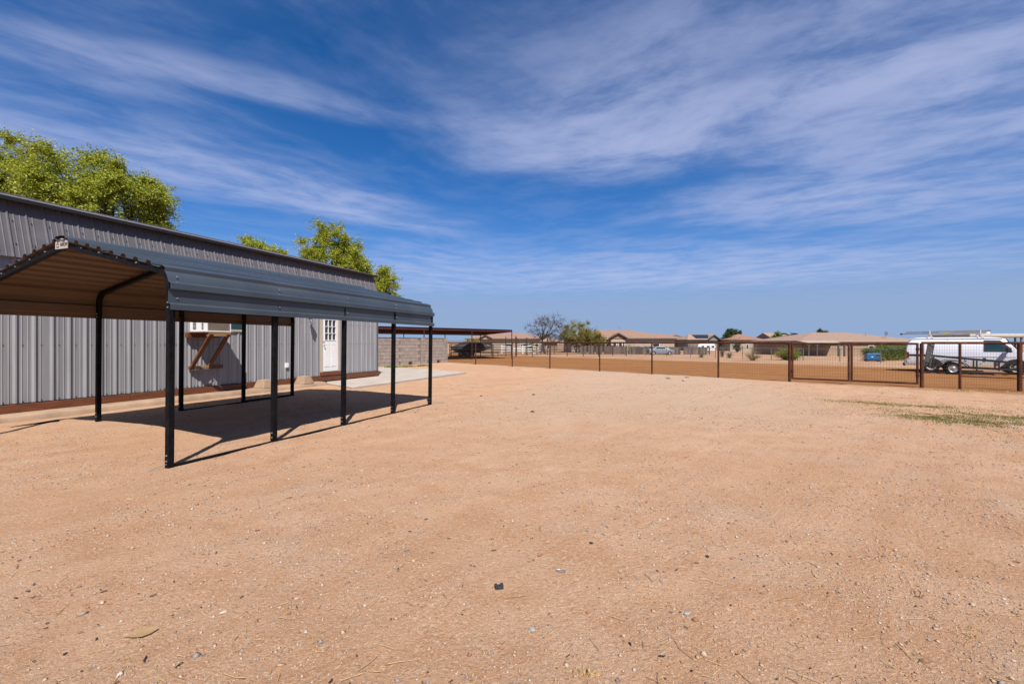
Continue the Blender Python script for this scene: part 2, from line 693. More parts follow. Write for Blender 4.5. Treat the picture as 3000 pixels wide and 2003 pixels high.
M['wire'] = mat('weathered_wire', (0.060, 0.034, 0.022), 0.7, 0.2, var=0.3, scale=3)
M['galv'] = mat('galvanised_pipe', (0.23, 0.24, 0.26), 0.5, 0.3, var=0.2, scale=3)
M['corral'] = mat('brown_corral_steel', (0.055, 0.030, 0.020), 0.65, var=0.3, scale=4)
M['block'] = mat('concrete_block', (0.27, 0.222, 0.195), 0.95, k=1, var=0.13, scale=3.5, bump=0.5, bscale=70, spec=0.15, objvar=0.07)
M['mortar'] = mat('mortar', (0.27, 0.22, 0.19), 0.95, var=0.1, bump=0.3)
M['white'] = mat('white_paint', (0.72, 0.71, 0.70), 0.45, k=0.9, var=0.03, scale=3)
M['cream'] = mat('cream_trim', (0.66, 0.58, 0.44), 0.55, var=0.06)
M['glass'] = mat('dark_glass', (0.020, 0.032, 0.040), 0.05, var=0.2, scale=2, spec=0.9)
M['glass_green'] = mat('tinted_glass', (0.012, 0.055, 0.050), 0.06, var=0.2, scale=2, spec=0.9)
M['ac_white'] = mat('plastic_white', (0.70, 0.71, 0.74), 0.45, k=0.85, var=0.05)
M['ac_grey'] = mat('condenser_grille', (0.27, 0.235, 0.20), 0.6, var=0.15, scale=9)
M['red_roof'] = mat('oxblood_roof', (0.105, 0.027, 0.018), 0.55, var=0.25, scale=1.2)
M['van_white'] = mat('van_white', (0.70, 0.71, 0.76), 0.28, k=0.8, var=0.05, scale=1.2, spec=0.5, coat=0.5)
M['rubber'] = mat('rubber', (0.022, 0.020, 0.019), 0.9, var=0.3, scale=9, spec=0.2)
M['rim'] = mat('rim_steel', (0.62, 0.62, 0.66), 0.35, 0.5)
M['rim_dirty'] = mat('dusty_rim', (0.46, 0.43, 0.40), 0.6, 0.2)
M['dark'] = mat('dark_plastic_and_shade', (0.022, 0.022, 0.024), 0.6)
M['alu'] = mat('aluminium', (0.45, 0.46, 0.50), 0.4, 0.5)
M['tail'] = mat('tail_lens', (0.25, 0.012, 0.014), 0.25)
M['yellow'] = mat('yellow_sticker', (0.65, 0.62, 0.08), 0.5)
M['trailer'] = mat('black_trailer_steel', (0.018, 0.017, 0.018), 0.55, var=0.4, scale=6)
M['ramp'] = mat('grey_ramp_steel', (0.14, 0.14, 0.135), 0.6, var=0.2, scale=7)
M['blue'] = mat('blue_sheet_metal', (0.006, 0.095, 0.235), 0.4, k=1, var=0.08)
M['stucco'] = mat('beige_stucco', (0.52, 0.435, 0.33), 0.9, var=0.06)
M['stucco_tan'] = mat('tan_stucco', (0.44, 0.31, 0.20), 0.9, var=0.06)
M['stucco_pink'] = mat('rose_stucco', (0.56, 0.39, 0.28), 0.9, var=0.06)
M['stucco_grey'] = mat('grey_stucco', (0.27, 0.27, 0.27), 0.9, var=0.06)
M['fascia'] = mat('brown_fascia', (0.10, 0.075, 0.058), 0.7)
M['fascia_light'] = mat('sand_fascia', (0.52, 0.42, 0.31), 0.7)
M['solar'] = mat('solar_cells', (0.010, 0.012, 0.030), 0.2, var=0.2)
M['boat'] = mat('boat_cover', (0.052, 0.052, 0.058), 0.85, var=0.35, scale=2.5)
M['boat_hull'] = mat('boat_hull', (0.38, 0.36, 0.34), 0.5, var=0.25)
M['bark'] = mat('bark', (0.105, 0.078, 0.055), 0.95, var=0.35, scale=8, bump=0.6, bscale=30)
M['bark_pale'] = mat('pale_bark', (0.21, 0.165, 0.11), 0.95, var=0.3, scale=8)
M['leaf'] = island_mat('spring_leaves', [((0.060, 0.098, 0.008), 1), ((0.175, 0.225, 0.012), 1.4), ((0.275, 0.300, 0.020), 1.2), ((0.335, 0.335, 0.045), 0.8)], 0.55, 0.40, kk=1.18)
M['leaf_dark'] = island_mat('dark_leaves', [((0.022, 0.045, 0.014), 1), ((0.048, 0.082, 0.022), 1), ((0.075, 0.115, 0.035), 1)], 0.6, 0.25)
M['leaf_mid'] = island_mat('shrub_leaves', [((0.045, 0.085, 0.012), 1), ((0.095, 0.155, 0.018), 1), ((0.165, 0.225, 0.03), 1)], 0.6, 0.3, kk=1.0)
M['leaf_olive'] = island_mat('olive_leaves', [((0.10, 0.105, 0.022), 1), ((0.185, 0.175, 0.028), 1), ((0.27, 0.235, 0.05), 1)], 0.7, 0.3, kk=0.95)
M['leaf_grey'] = island_mat('grey_green_leaves', [((0.09, 0.10, 0.055), 1), ((0.16, 0.165, 0.095), 1)], 0.8, 0.2)
M['dry'] = island_mat('dry_straw', [((0.30, 0.185, 0.075), 1), ((0.43, 0.29, 0.13), 1), ((0.52, 0.38, 0.19), 1)], 0.9, 0.15, kk=0.95)
M['grass'] = island_mat('thin_grass', [((0.060, 0.080, 0.018), 1), ((0.115, 0.140, 0.034), 1), ((0.24, 0.20, 0.075), 1.2)], 0.8, 0.3, kk=1.1)
M['gravel'] = island_mat('gravel', [((0.46, 0.29, 0.18), 6), ((0.50, 0.35, 0.24), 4), ((0.50, 0.40, 0.33), 2.2), ((0.30, 0.25, 0.225), 2.2),
                                    ((0.20, 0.165, 0.15), 0.8), ((0.30, 0.15, 0.08), 2.5), ((0.56, 0.48, 0.42), 0.9)], 0.85)
M['chips'] = island_mat('bark_chips', [((0.075, 0.045, 0.03), 1), ((0.14, 0.075, 0.04), 1), ((0.045, 0.038, 0.036), 1), ((0.24, 0.13, 0.06), 1)], 0.9)


def roof_tiles(name, a, b_, ang):
    m = bpy.data.materials.new(name)
    m.use_nodes = True
    nt = m.node_tree
    N, L = nt.nodes.new, nt.links.new
    p = nt.nodes['Principled BSDF']
    p.inputs['Roughness'].default_value = 0.85
    pos = N('ShaderNodeNewGeometry').outputs['Position']
    n = N('ShaderNodeTexNoise')
    n.inputs['Scale'].default_value = 1.5
    n.inputs['Detail'].default_value = 8
    n.inputs['Roughness'].default_value = 0.75
    L(pos, n.inputs['Vector'])
    r = N('ShaderNodeMapRange')
    r.inputs['From Min'].default_value, r.inputs['From Max'].default_value = 0.38, 0.64
    L(n.outputs['Fac'], r.inputs['Value'])
    mx = N('ShaderNodeMixRGB')
    mx.inputs['Color1'].default_value = (*[c * 0.62 for c in a], 1)
    mx.inputs['Color2'].default_value = (*[c * 0.62 for c in b_], 1)
    L(r.outputs[0], mx.inputs['Fac'])
    L(mx.outputs[0], p.inputs['Base Color'])
    mp = N('ShaderNodeMapping')
    mp.inputs['Rotation'].default_value = (0, 0, ang)
    L(pos, mp.inputs['Vector'])
    w = N('ShaderNodeTexWave')
    w.inputs['Scale'].default_value = 0.85
    w.inputs['Distortion'].default_value = 0.3
    L(mp.outputs[0], w.inputs['Vector'])
    bp = N('ShaderNodeBump')
    bp.inputs['Strength'].default_value = 0.8
    bp.inputs['Distance'].default_value = 0.08
    L(w.outputs['Fac'], bp.inputs['Height'])
    L(bp.outputs[0], p.inputs['Normal'])
    return m


M['tile_rose'] = roof_tiles('rose_roof_tiles', (0.335, 0.185, 0.125), (0.41, 0.25, 0.175), 0)
M['tile_tan'] = roof_tiles('tan_roof_tiles', (0.37, 0.245, 0.165), (0.45, 0.315, 0.22), 0)
M['tile_brown'] = roof_tiles('brown_roof_tiles', (0.355, 0.225, 0.165), (0.43, 0.285, 0.215), 0)
M['tile_red'] = roof_tiles('red_roof_tiles', (0.32, 0.155, 0.10), (0.40, 0.215, 0.145), 0)


# ---------------------------------------------------------------- ground
def make_ground():
    ys = [1.2]
    while ys[-1] < 46:
        ys.append(ys[-1] + max(0.035, ys[-1] * 0.0115))
    k = 1.0
    while ys[-1] < 7000:
        ys.append(ys[-1] * 1.10)
    yback = [-4000, -900, -200, -60, -20, -8, -3, -1, 0.2]
    ys = np.array(yback + ys)
    xs = list(np.arange(-15, 18.001, 0.075))
    x = 18.0
    while x < 46:
        x += 0.4
        xs.append(x)
    while x < 7000:
        x *= 1.25
        xs.append(x)
    x = -15.0
    while x > -34:
        x -= 0.4
        xs.insert(0, x)
    while x > -7000:
        x *= 1.25
        xs.insert(0, x)
    xs = np.array(xs)
    X, Y = np.meshgrid(xs, ys)
    Z = ground_z(X, Y)
    v = np.stack([X, Y, Z], -1).reshape(-1, 3)
    ny, nx = X.shape
    i = np.arange((ny - 1) * nx).reshape(ny - 1, nx)[:, :-1].ravel()
    f = np.stack([i, i + 1, i + 1 + nx, i + nx], 1)
    o = obj('ground', np_mesh('ground', v, f, M['dirt'], True))
    tag(o, 'rosy tan gravelled dirt yard and brown paddock', kind='structure')


make_ground()


def scatter_stones():
    # gravel spread through the yard, denser near the photographer where single stones show
    def pts(n, y0, y1, dens):
        u = rng.random(n)
        y = y0 * (y1 / y0) ** u if dens == 'log' else y0 + (y1 - y0) * u
        x = (rng.random(n) * 2 - 1) * (y * 1.22 + 0.6)
        return x, y
    x1, y1 = pts(90000, 1.6, 13.0, 'log')
    s1 = np.exp(rng.normal(math.log(0.0042), 0.42, len(x1))) * (0.75 + y1 * 0.07)
    x2, y2 = pts(1500, 1.7, 10.0, 'log')
    s2 = np.exp(rng.normal(math.log(0.0105), 0.30, len(x2)))
    x3, y3 = pts(5000, 8.0, 24.0, 'lin')
    s3 = np.exp(rng.normal(math.log(0.014), 0.35, len(x3)))
    x4, y4 = pts(52000, 2.6, 17.0, 'lin')
    s4 = np.exp(rng.normal(math.log(0.0062), 0.35, len(x4))) * (0.8 + y4 * 0.05)
    x, y, s = np.concatenate([x1, x2, x3, x4]), np.concatenate([y1, y2, y3, y4]), np.concatenate([s1, s2, s3, s4])
    # stones gather in drifts
    keep = (vnoise(x * 0.7, y * 0.7, 21) + 0.6 * vnoise(x * 2.1, y * 2.1, 22) + 0.35 > rng.random(len(x)) * 0.75)
    keep &= (x * FN.x + y * FN.y - 20.1 < -0.3)
    p = (x - SHED_O.x) * SN.x + (y - SHED_O.y) * SN.y
    t = (x - SHED_O.x) * SD.x + (y - SHED_O.y) * SD.y
    keep &= ~((p < 1.2) | ((p < 4.2) & (t > -5.5)))
    x, y, s = x[keep], y[keep], np.minimum(s[keep], 0.026)
    n = len(x)
    base = np.array([(1, 0, 0), (0, 1, 0), (-1, 0, 0), (0, -1, 0), (0.1, 0.1, 0.75), (0, 0, -0.6)], float)
    tri = np.array([(0, 1, 4), (1, 2, 4), (2, 3, 4), (3, 0, 4), (1, 0, 5), (2, 1, 5), (3, 2, 5), (0, 3, 5)])
    v = base[None] * (0.65 + 0.7 * rng.random((n, 6, 1)))
    v = v * s[:, None, None] * np.stack([0.9 + 0.7 * rng.random(n), 0.8 + 0.4 * rng.random(n), 0.6 + 0.4 * rng.random(n)], 1)[:, None]
    a = rng.random(n) * 6.283
    ca, sa = np.cos(a)[:, None], np.sin(a)[:, None]
    vx, vy = v[..., 0] * ca - v[..., 1] * sa, v[..., 0] * sa + v[..., 1] * ca
    z = ground_z(x, y)
    v = np.stack([vx + x[:, None], vy + y[:, None], v[..., 2] + (z + 0.15 * s)[:, None]], -1)
    f = (tri[None] + (np.arange(n) * 6)[:, None, None]).reshape(-1, 3)
    o = obj('gravel', np_mesh('gravel', v.reshape(-1, 3), f, M['gravel']))
    tag(o, 'loose pale and grey gravel strewn over the yard', 'gravel', kind='stuff')

    # bark chips and straw
    def slivers(name, n, y0, y1, l0, l1, w, m, label, cat):
        x, y = pts(n, y0, y1, 'log')
        k = (vnoise(x * 0.6 + 3, y * 0.6, 31) > -0.15) & (x * FN.x + y * FN.y - 20.1 < -0.5)
        pp = (x - SHED_O.x) * SN.x + (y - SHED_O.y) * SN.y
        k &= pp > 1.6
        x, y = x[k], y[k]
        n = len(x)
        a = rng.random(n) * 6.283
        ln = l0 + (l1 - l0) * rng.random(n) ** 2
        d = np.stack([np.cos(a), np.sin(a)], 1)
        q = np.stack([-d[:, 1], d[:, 0]], 1) * w * (0.6 + 0.8 * rng.random(n))[:, None]
        bend = (rng.random(n) - 0.5) * 0.4
        vs = []
        P = np.stack([x, y], 1)
        for t in (-0.5, 0.0, 0.5):
            c = P + d * (ln * t)[:, None] + np.stack([-d[:, 1], d[:, 0]], 1) * (ln * bend * (0.25 - t * t))[:, None]
            zz = ground_z(c[:, 0], c[:, 1]) + 0.004 + 0.006 * rng.random(n)
            for sgn, up in ((-1, 0), (1, 0), (0, 1)):
                vs.append(np.column_stack([c + q * sgn, zz + up * w]))
        v = np.stack(vs, 1)
        fa = []
        for r_ in (0, 3):
            for i, j in ((0, 1), (1, 2), (2, 0)):
                fa.append((r_ + i, r_ + j, r_ + 3 + j, r_ + 3 + i))
        f = (np.array(fa)[None] + (np.arange(n) * 9)[:, None, None]).reshape(-1, 4)
        tag(obj(name, np_mesh(name, v.reshape(-1, 3), f, m)), label, cat, kind='stuff')
    slivers('wood_chips', 430, 1.8, 11, 0.010, 0.042, 0.0036, M['chips'], 'dark bark chips and twigs littered over the dirt', 'debris')
    slivers('straw', 700, 1.8, 9, 0.03, 0.13, 0.0016, M['dry'], 'thin yellow straw stems scattered on the dirt', 'straw')


scatter_stones()


def grass_patch(name, spots, n, h0, h1, label, m):
    """spots: (x, y, rx, ry, rot)"""
    vs, per = [], n // len(spots)
    for (cx, cy, rx, ry, rot) in spots:
        r = np.abs(rng.normal(0, 0.55, per))
        a = rng.random(per) * 6.283
        lx, ly = r * np.cos(a) * rx, r * np.sin(a) * ry
        x = cx + lx * math.cos(rot) - ly * math.sin(rot)
        y = cy + lx * math.sin(rot) + ly * math.cos(rot)
        k = 0.55 * vnoise(x * 1.6, y * 1.6, 51) + 0.6 * vnoise(x * 6, y * 6, 52) > rng.random(per) * 0.75 - 0.22
        x, y = x[k], y[k]
        n_ = len(x)
        z = ground_z(x, y)
        a = rng.random(n_) * 6.283
        h = h0 + (h1 - h0) * rng.random(n_) ** 1.5
        w = 0.004 + 0.006 * rng.random(n_)
        lean = (rng.random((n_, 2)) - 0.5) * 1.6
        p0 = np.column_stack([x - np.cos(a) * w, y - np.sin(a) * w, z - 0.005])
        p1 = np.column_stack([x + np.cos(a) * w, y + np.sin(a) * w, z - 0.005])
        p2 = np.column_stack([x + lean[:, 0] * h, y + lean[:, 1] * h, z + h])
        vs.append(np.stack([p0, p1, p2], 1).reshape(-1, 3))
    v = np.concatenate(vs)
    f = np.arange(len(v)).reshape(-1, 3)
    tag(obj(name, np_mesh(name, v, f, m)), label, 'grass', kind='stuff')


grass_patch('grass', [(8.5, 9.5, 0.9, 0.6, -0.4), (9.0, 9.8, 1.7, 0.9, -0.4), (9.8, 9.9, 2.4, 1.3, -0.4), (10.6, 9.3, 2.0, 1.1, -0.3), (10.0, 10.9, 2.6, 1.2, -0.5),
                      (10.8, 8.4, 1.4, 0.9, 0), (9.2, 11.6, 2.0, 0.5, -0.6), (9.6, 8.7, 1.4, 0.8, 0.1), (9.9, 7.6, 2.0, 1.2, 0), (10.2, 8.2, 1.8, 1.3, 0), (9.0, 8.8, 1.2, 0.9, 0), (9.6, 6.6, 1.6, 1.2, 0), (8.7, 9.3, 0.7, 0.45, -0.3)],
            56000, 0.010, 0.036, 'sparse short green grass in front of the wire gates', M['grass'])
grass_patch('grass', [(-7.5, 27.9, 2.6, 0.35, 1.0), (-6.2, 29.3, 1.5, 0.3, 1.0)], 14000, 0.03, 0.14,
            'green weeds along the foot of the block wall', M['leaf_mid'])


# ---------------------------------------------------------------- metal shed
def rib_profile(width, spacing, rh, minor=True, rw=1.0):
    """list of (y, height) for trapezoid ribs"""
    pr = [(0.0, 0.0)]
    n = int(round(width / spacing))
    for k in range(n):
        c = (k + 0.5) * spacing
        pr += [(c - 0.044 * rw, 0), (c - 0.012 * rw, rh), (c + 0.012 * rw, rh), (c + 0.036 * rw, 0)]
        if minor:
            for t in (0.335, 0.665):
                q = c + spacing * t
                if q < width - 0.02:
                    pr += [(q - 0.014, 0), (q - 0.004, 0.008), (q + 0.005, 0.008), (q + 0.014, 0)]
    pr.append((width, 0.0))
    return sorted(set(pr))


def ribbed_sheet(name, width, length, spacing, rh, m, minor=True, rw=1.0):
    """sheet in local y (width) and z (length), ribs towards +x, 2 mm thick"""
    mb = MB()
    pr = rib_profile(width, spacing, rh, minor, rw)
    front = [[(h, y, z) for y, h in pr] for z in (0.0, length)]
    back = [[(h - 0.003, y, z) for y, h in pr] for z in (0.0, length)]
    mb.grid(front)
    mb.grid(back)
    n = len(pr)
    mb.add([front[0][0], front[0][-1], back[0][-1], back[0][0]], [])
    for row in (0, 1):
        for j in range(n - 1):
            mb.add([front[row][j], front[row][j + 1], back[row][j + 1], back[row][j]], [(0, 1, 2, 3)])
    return mb.mesh(name, m)


def build_shed():
    S = empty('metal_shed', (SHED_O.x, SHED_O.y, 0), 'long light grey ribbed metal shed with charcoal barn roof', 'shed', SHED_RZ)
    SP = 0.2855
    PW = SP * 3
    LEN = PW * 16
    DEP = 5.0
    z0, zt = 0.15, 0.325
    eave, top = 3.26, 4.44
    # structural core, 4 cm behind the sheets
    gam = [(-0.05, z0 + 0.02), (-0.05, eave + 0.15), (-0.30, top - 0.03), (-DEP / 2, top + 0.55), (-DEP + 0.30, top - 0.03),
           (-DEP + 0.05, eave + 0.15), (-DEP + 0.05, z0 + 0.02)]
    # build as walls rather than a solid: prism along y
    mb = MB()
    mb.prism(gam, 1, -LEN + 0.03, -0.03)
    mb.build('wall_core', M['shed_wall'], S)
    # front cladding: sheets from the corner to the door, then beyond the door; door opening between
    door_a, door_b = 2.32, 3.30
    wall_me = ribbed_sheet('wall_panel', PW, eave - zt - 0.02 + 0.2, SP, 0.030, M['shed_wall'])
    over_me = ribbed_sheet('wall_panel_over_door', 1.02, 0.9, SP, 0.030, M['shed_wall'])
    # corner piece (2.30 wide) is cut from sheets of the same profile
    c_w = door_a
    n1 = [PW, PW, c_w - 2 * PW]
    y = 0.0
    for w in n1:
        me = wall_me if abs(w - PW) < 1e-6 else ribbed_sheet('wall_panel', w, eave - zt + 0.18, SP, 0.030, M['shed_wall'])
        y -= w
        obj('wall_panel', me, S, (0, y, zt))
    y = -door_b
    k = 0
    while y > -LEN + 0.01:
        y -= PW
        if y < -LEN - 0.01:
            break
        obj('wall_panel', wall_me, S, (0.0, y, zt))
        k += 1
    end_y = y
    obj('wall_panel', over_me, S, (0, -door_b - 0.02, 2.62))
    # gable ends
    gw = ribbed_sheet('wall_panel', PW, top - zt, SP, 0.030, M['shed_wall'])
    for yy in (0.0, -LEN):
        ge = MB()
        pts = [(0.0, zt), (0.0, eave), (-0.26, top), (-DEP / 2, top + 0.56), (-DEP + 0.26, top), (-DEP, eave), (-DEP, zt)]
        ge.prism(pts, 1, yy - 0.004, yy + 0.004)
        ge.build('gable_wall', M['shed_wall'], S)
    # corner trim
    MB().bbox((-0.06, 0.004, zt), (0.03, 0.034, eave)).bbox((0.026, -0.07, zt), (0.032, 0.003, eave)).build('corner_trim', M['shed_roof'], S)
    # base timbers
    ylo = 0.05
    seams = [0.06, -2.4, -4.9, -7.35, -9.45, -11.9, -LEN]
    for a, b in zip(seams[:-1], seams[1:]):
        MB().bbox((-0.02, b + 0.004, z0 - 0.02), (0.075, a - 0.004, zt - 0.005 - random.random() * 0.008)).build('base_timber', M['timber'], S, bevel=0.006)
    MB().bbox((-0.02, -LEN, zt - 0.004), (0.033, 0.03, zt + 0.008)).build('drip_flashing', M['trim_dark'], S)
    # lower roof pitch (steep)
    x_b, x_t = 0.115, -0.235
    L = math.hypot(eave - top, x_b - x_t)
    lean = math.atan2(x_b - x_t, top - eave)
    rp = ribbed_sheet('roof_panel', PW, L, SP, 0.024, M['shed_roof'], True, 0.62)
    Y = 0.06
    for k in range(16):
        o = obj('roof_panel', rp, S, (x_b, Y - (k + 1) * PW, eave - 0.02))
        o.rotation_euler = (0, -lean, 0)
    # soffit closing behind the lower pitch
    MB().bbox((-0.05, -LEN + 0.1, eave - 0.015), (x_b - 0.02, 0.02, eave - 0.004)).build('soffit', M['shed_wall'], S)
    # upper pitch, both sides, with an overhang that shades the steep pitch
    px0 = x_t + 0.185
    for side in (0, 1):
        mb = MB()
        for k in range(16):
            y0 = Y - (k + 1) * PW
            pr = rib_profile(PW, SP, 0.026, False)
            rows = []
            for t in (0, 1):
                xx = px0 + (-DEP / 2 - px0) * t
                zz = top - 0.005 + (0.60) * t
                if side:
                    xx = -DEP - xx
                rows.append([(xx, y0 + yy, zz + h) for yy, h in pr])
            mb.grid(rows)
            mb.grid([[(p[0], p[1], p[2] - 0.012) for p in r] for r in rows])
            if not side:
                mb.grid([rows[0], [(p[0], p[1], p[2] - 0.012) for p in rows[0]]])
        mb.build('upper_roof', M['shed_roof'], S)
    MB().bbox((px0 - 0.02, -LEN + 0.02, top - 0.060), (px0 + 0.008, Y + 0.02, top + 0.016)).build('eave_trim', M['trim_dark'], S)
    MB().beam((-DEP / 2, Y, top + 0.61), (-DEP / 2, -LEN, top + 0.61), 0.2, 0.03).build('ridge_cap', M['shed_roof'], S)
    # rear steep pitch
    MB().prism([(-DEP + 0.235, top), (-DEP - 0.115, eave), (-DEP - 0.10, eave), (-DEP + 0.25, top)], 1, -LEN, Y).build('rear_roof', M['shed_roof'], S)
    # screws
    mb = MB()
    for zz in (0.37, 1.50, 2.25):
        yy = -SP / 2
        while yy > -LEN:
            if not (-door_b < yy < -door_a):
                for dy in ((-0.055,) if int(yy * 10) % 3 else (-0.055, 0.055)):
                    mb.box((0.006, yy + dy, zz), (0.012, 0.016, 0.016))
            yy -= SP
    o = mb.build('screws', M['dark'], S)
    o['kind'] = 'stuff'
    mb = MB()
    for tt in (0.22, 0.62):
        yy = Y - SP / 2
        while yy > -LEN:
            xx = x_b + (x_t - x_b) * tt
            mb.box((xx + 0.010, yy + 0.06, eave + (top - eave) * tt), (0.012, 0.018, 0.018))
            yy -= SP
    o = mb.build('roof_screws', M['dark'], S)
    o['kind'] = 'stuff'

    # door
    D = MB()
    D.bbox((-0.05, -door_b + 0.10, 0.475), (0.012, -door_a - 0.10, 1.605))
    D.bbox((-0.05, -door_b + 0.10, 1.605), (0.012, -door_b + 0.20, 2.50))
    D.bbox((-0.05, -door_a - 0.20, 1.605), (0.012, -door_a - 0.10, 2.50))
    D.bbox((-0.05, -door_b + 0.20, 2.40), (0.012, -door_a - 0.20, 2.50))
    door = D.build('door', M['white'], S)
    ya, yb = -door_b + 0.20, -door_a - 0.20
    for (a, b) in ((ya + 0.00, (ya + yb) / 2 - 0.05), ((ya + yb) / 2 + 0.05, yb)):
        MB().bbox((0.013, a, 0.66), (0.020, b, 1.46)).build('raised_panel', M['white'], door, bevel=0.006)
        mb = MB()
        for (c, d) in (((0.0125, a - 0.022, 0.635), (0.0175, a - 0.010, 1.485)), ((0.0125, b + 0.010, 0.635), (0.0175, b + 0.022, 1.485)),
                       ((0.0125, a - 0.010, 0.635), (0.0175, b + 0.010, 0.647)), ((0.0125, a - 0.010, 1.473), (0.0175, b + 0.010, 1.485))):
            mb.bbox(c, d)
        mb.build('panel_moulding', M['white'], door)
    # nine panes behind a white lattice
    z1, z2 = 1.64, 2.40
    for i in range(3):
        for j in range(3):
            a = ya + (yb - ya) * i / 3 + 0.010
            b = ya + (yb - ya) * (i + 1) / 3 - 0.010
            c = z1 + (z2 - z1) * j / 3 + 0.010
            d = z1 + (z2 - z1) * (j + 1) / 3 - 0.010
            MB().bbox((-0.030, a - 0.012, c - 0.012), (-0.018, b + 0.012, d + 0.012)).build('pane', M['glass'], door)
    mb = MB()
    for i in range(4):
        yy = ya + (yb - ya) * i / 3
        mb.bbox((-0.012, yy - 0.011, z1 - 0.04), (0.022, yy + 0.011, z2 + 0.02))
    for j in range(4):
        zz = z1 + (z2 - z1) * j / 3
        mb.bbox((-0.011, ya - 0.02, zz - 0.011), (0.0215, yb + 0.02, zz + 0.011))
    mb.build('window_lattice', M['white'], door)
    h = MB().tube((0.015, -door_b + 0.145, 1.44), (0.075, -door_b + 0.145, 1.44), 0.010)
    h.tube((0.06, -door_b + 0.145, 1.44), (0.085, -door_b + 0.145, 1.44), 0.028, 0.024, 10)
    h.build('door_knob', M['rim'], door, True)
    MB().tube((0.012, -door_b + 0.145, 1.58), (0.032, -door_b + 0.145, 1.58), 0.026, 0.026, 10).build('deadbolt', M['rim'], door, True)
    mb = MB()
    mb.bbox((-0.06, -door_b, 0.46), (0.03, -door_b + 0.095, 2.60)).bbox((-0.06, -door_a - 0.095, 0.46), (0.03, -door_a, 2.60))
    mb.bbox((-0.06, -door_b + 0.095, 2.51), (0.03, -door_a - 0.095, 2.60))
    mb.build('door_frame', M['cream'], S)
    MB().bbox((-0.03, -door_b - 0.02, 0.325), (0.10, -door_a + 0.02, 0.455)).build('door_step', M['timber'], S, bevel=0.006)
    # sliding window behind the air conditioner
    mb = MB()
    wa, wb, wz, wt = -7.98, -6.40, 1.87, 2.72
    mb.bbox((0.0, wa, wz), (0.045, wb, wz + 0.06)).bbox((0.0, wa, wt - 0.06), (0.045, wb, wt))
    mb.bbox((0.0, wa, wz + 0.06), (0.045, wa + 0.06, wt - 0.06)).bbox((0.0, wb - 0.06, wz + 0.06), (0.045, wb, wt - 0.06))
    mb.bbox((0.0, -7.18, wz + 0.06), (0.044, -7.10, wt - 0.06))
    win = mb.build('window_frame', M['cream'], S)
    for a, b in ((wa + 0.06, -7.18), (-7.10, wb - 0.06)):
        MB().bbox((0.027, a, wz + 0.06), (0.036, b, wt - 0.06)).build('pane', M['glass_green'], win)
    # outlet box
    mb = MB()
    mb.bbox((0.0, -4.90, 0.70), (0.055, -4.77, 0.86))
    ob = mb.build('outlet_box', M['ac_white'], S, bevel=0.006)
    MB().bbox((0.056, -4.885, 0.72), (0.062, -4.785, 0.845)).build('cover', M['white'], ob)
    return S


build_shed()


def shed_pt(p, t, z=0.0):
    q = SHED_O + SN * p + SD * t
    return (q.x, q.y, z)


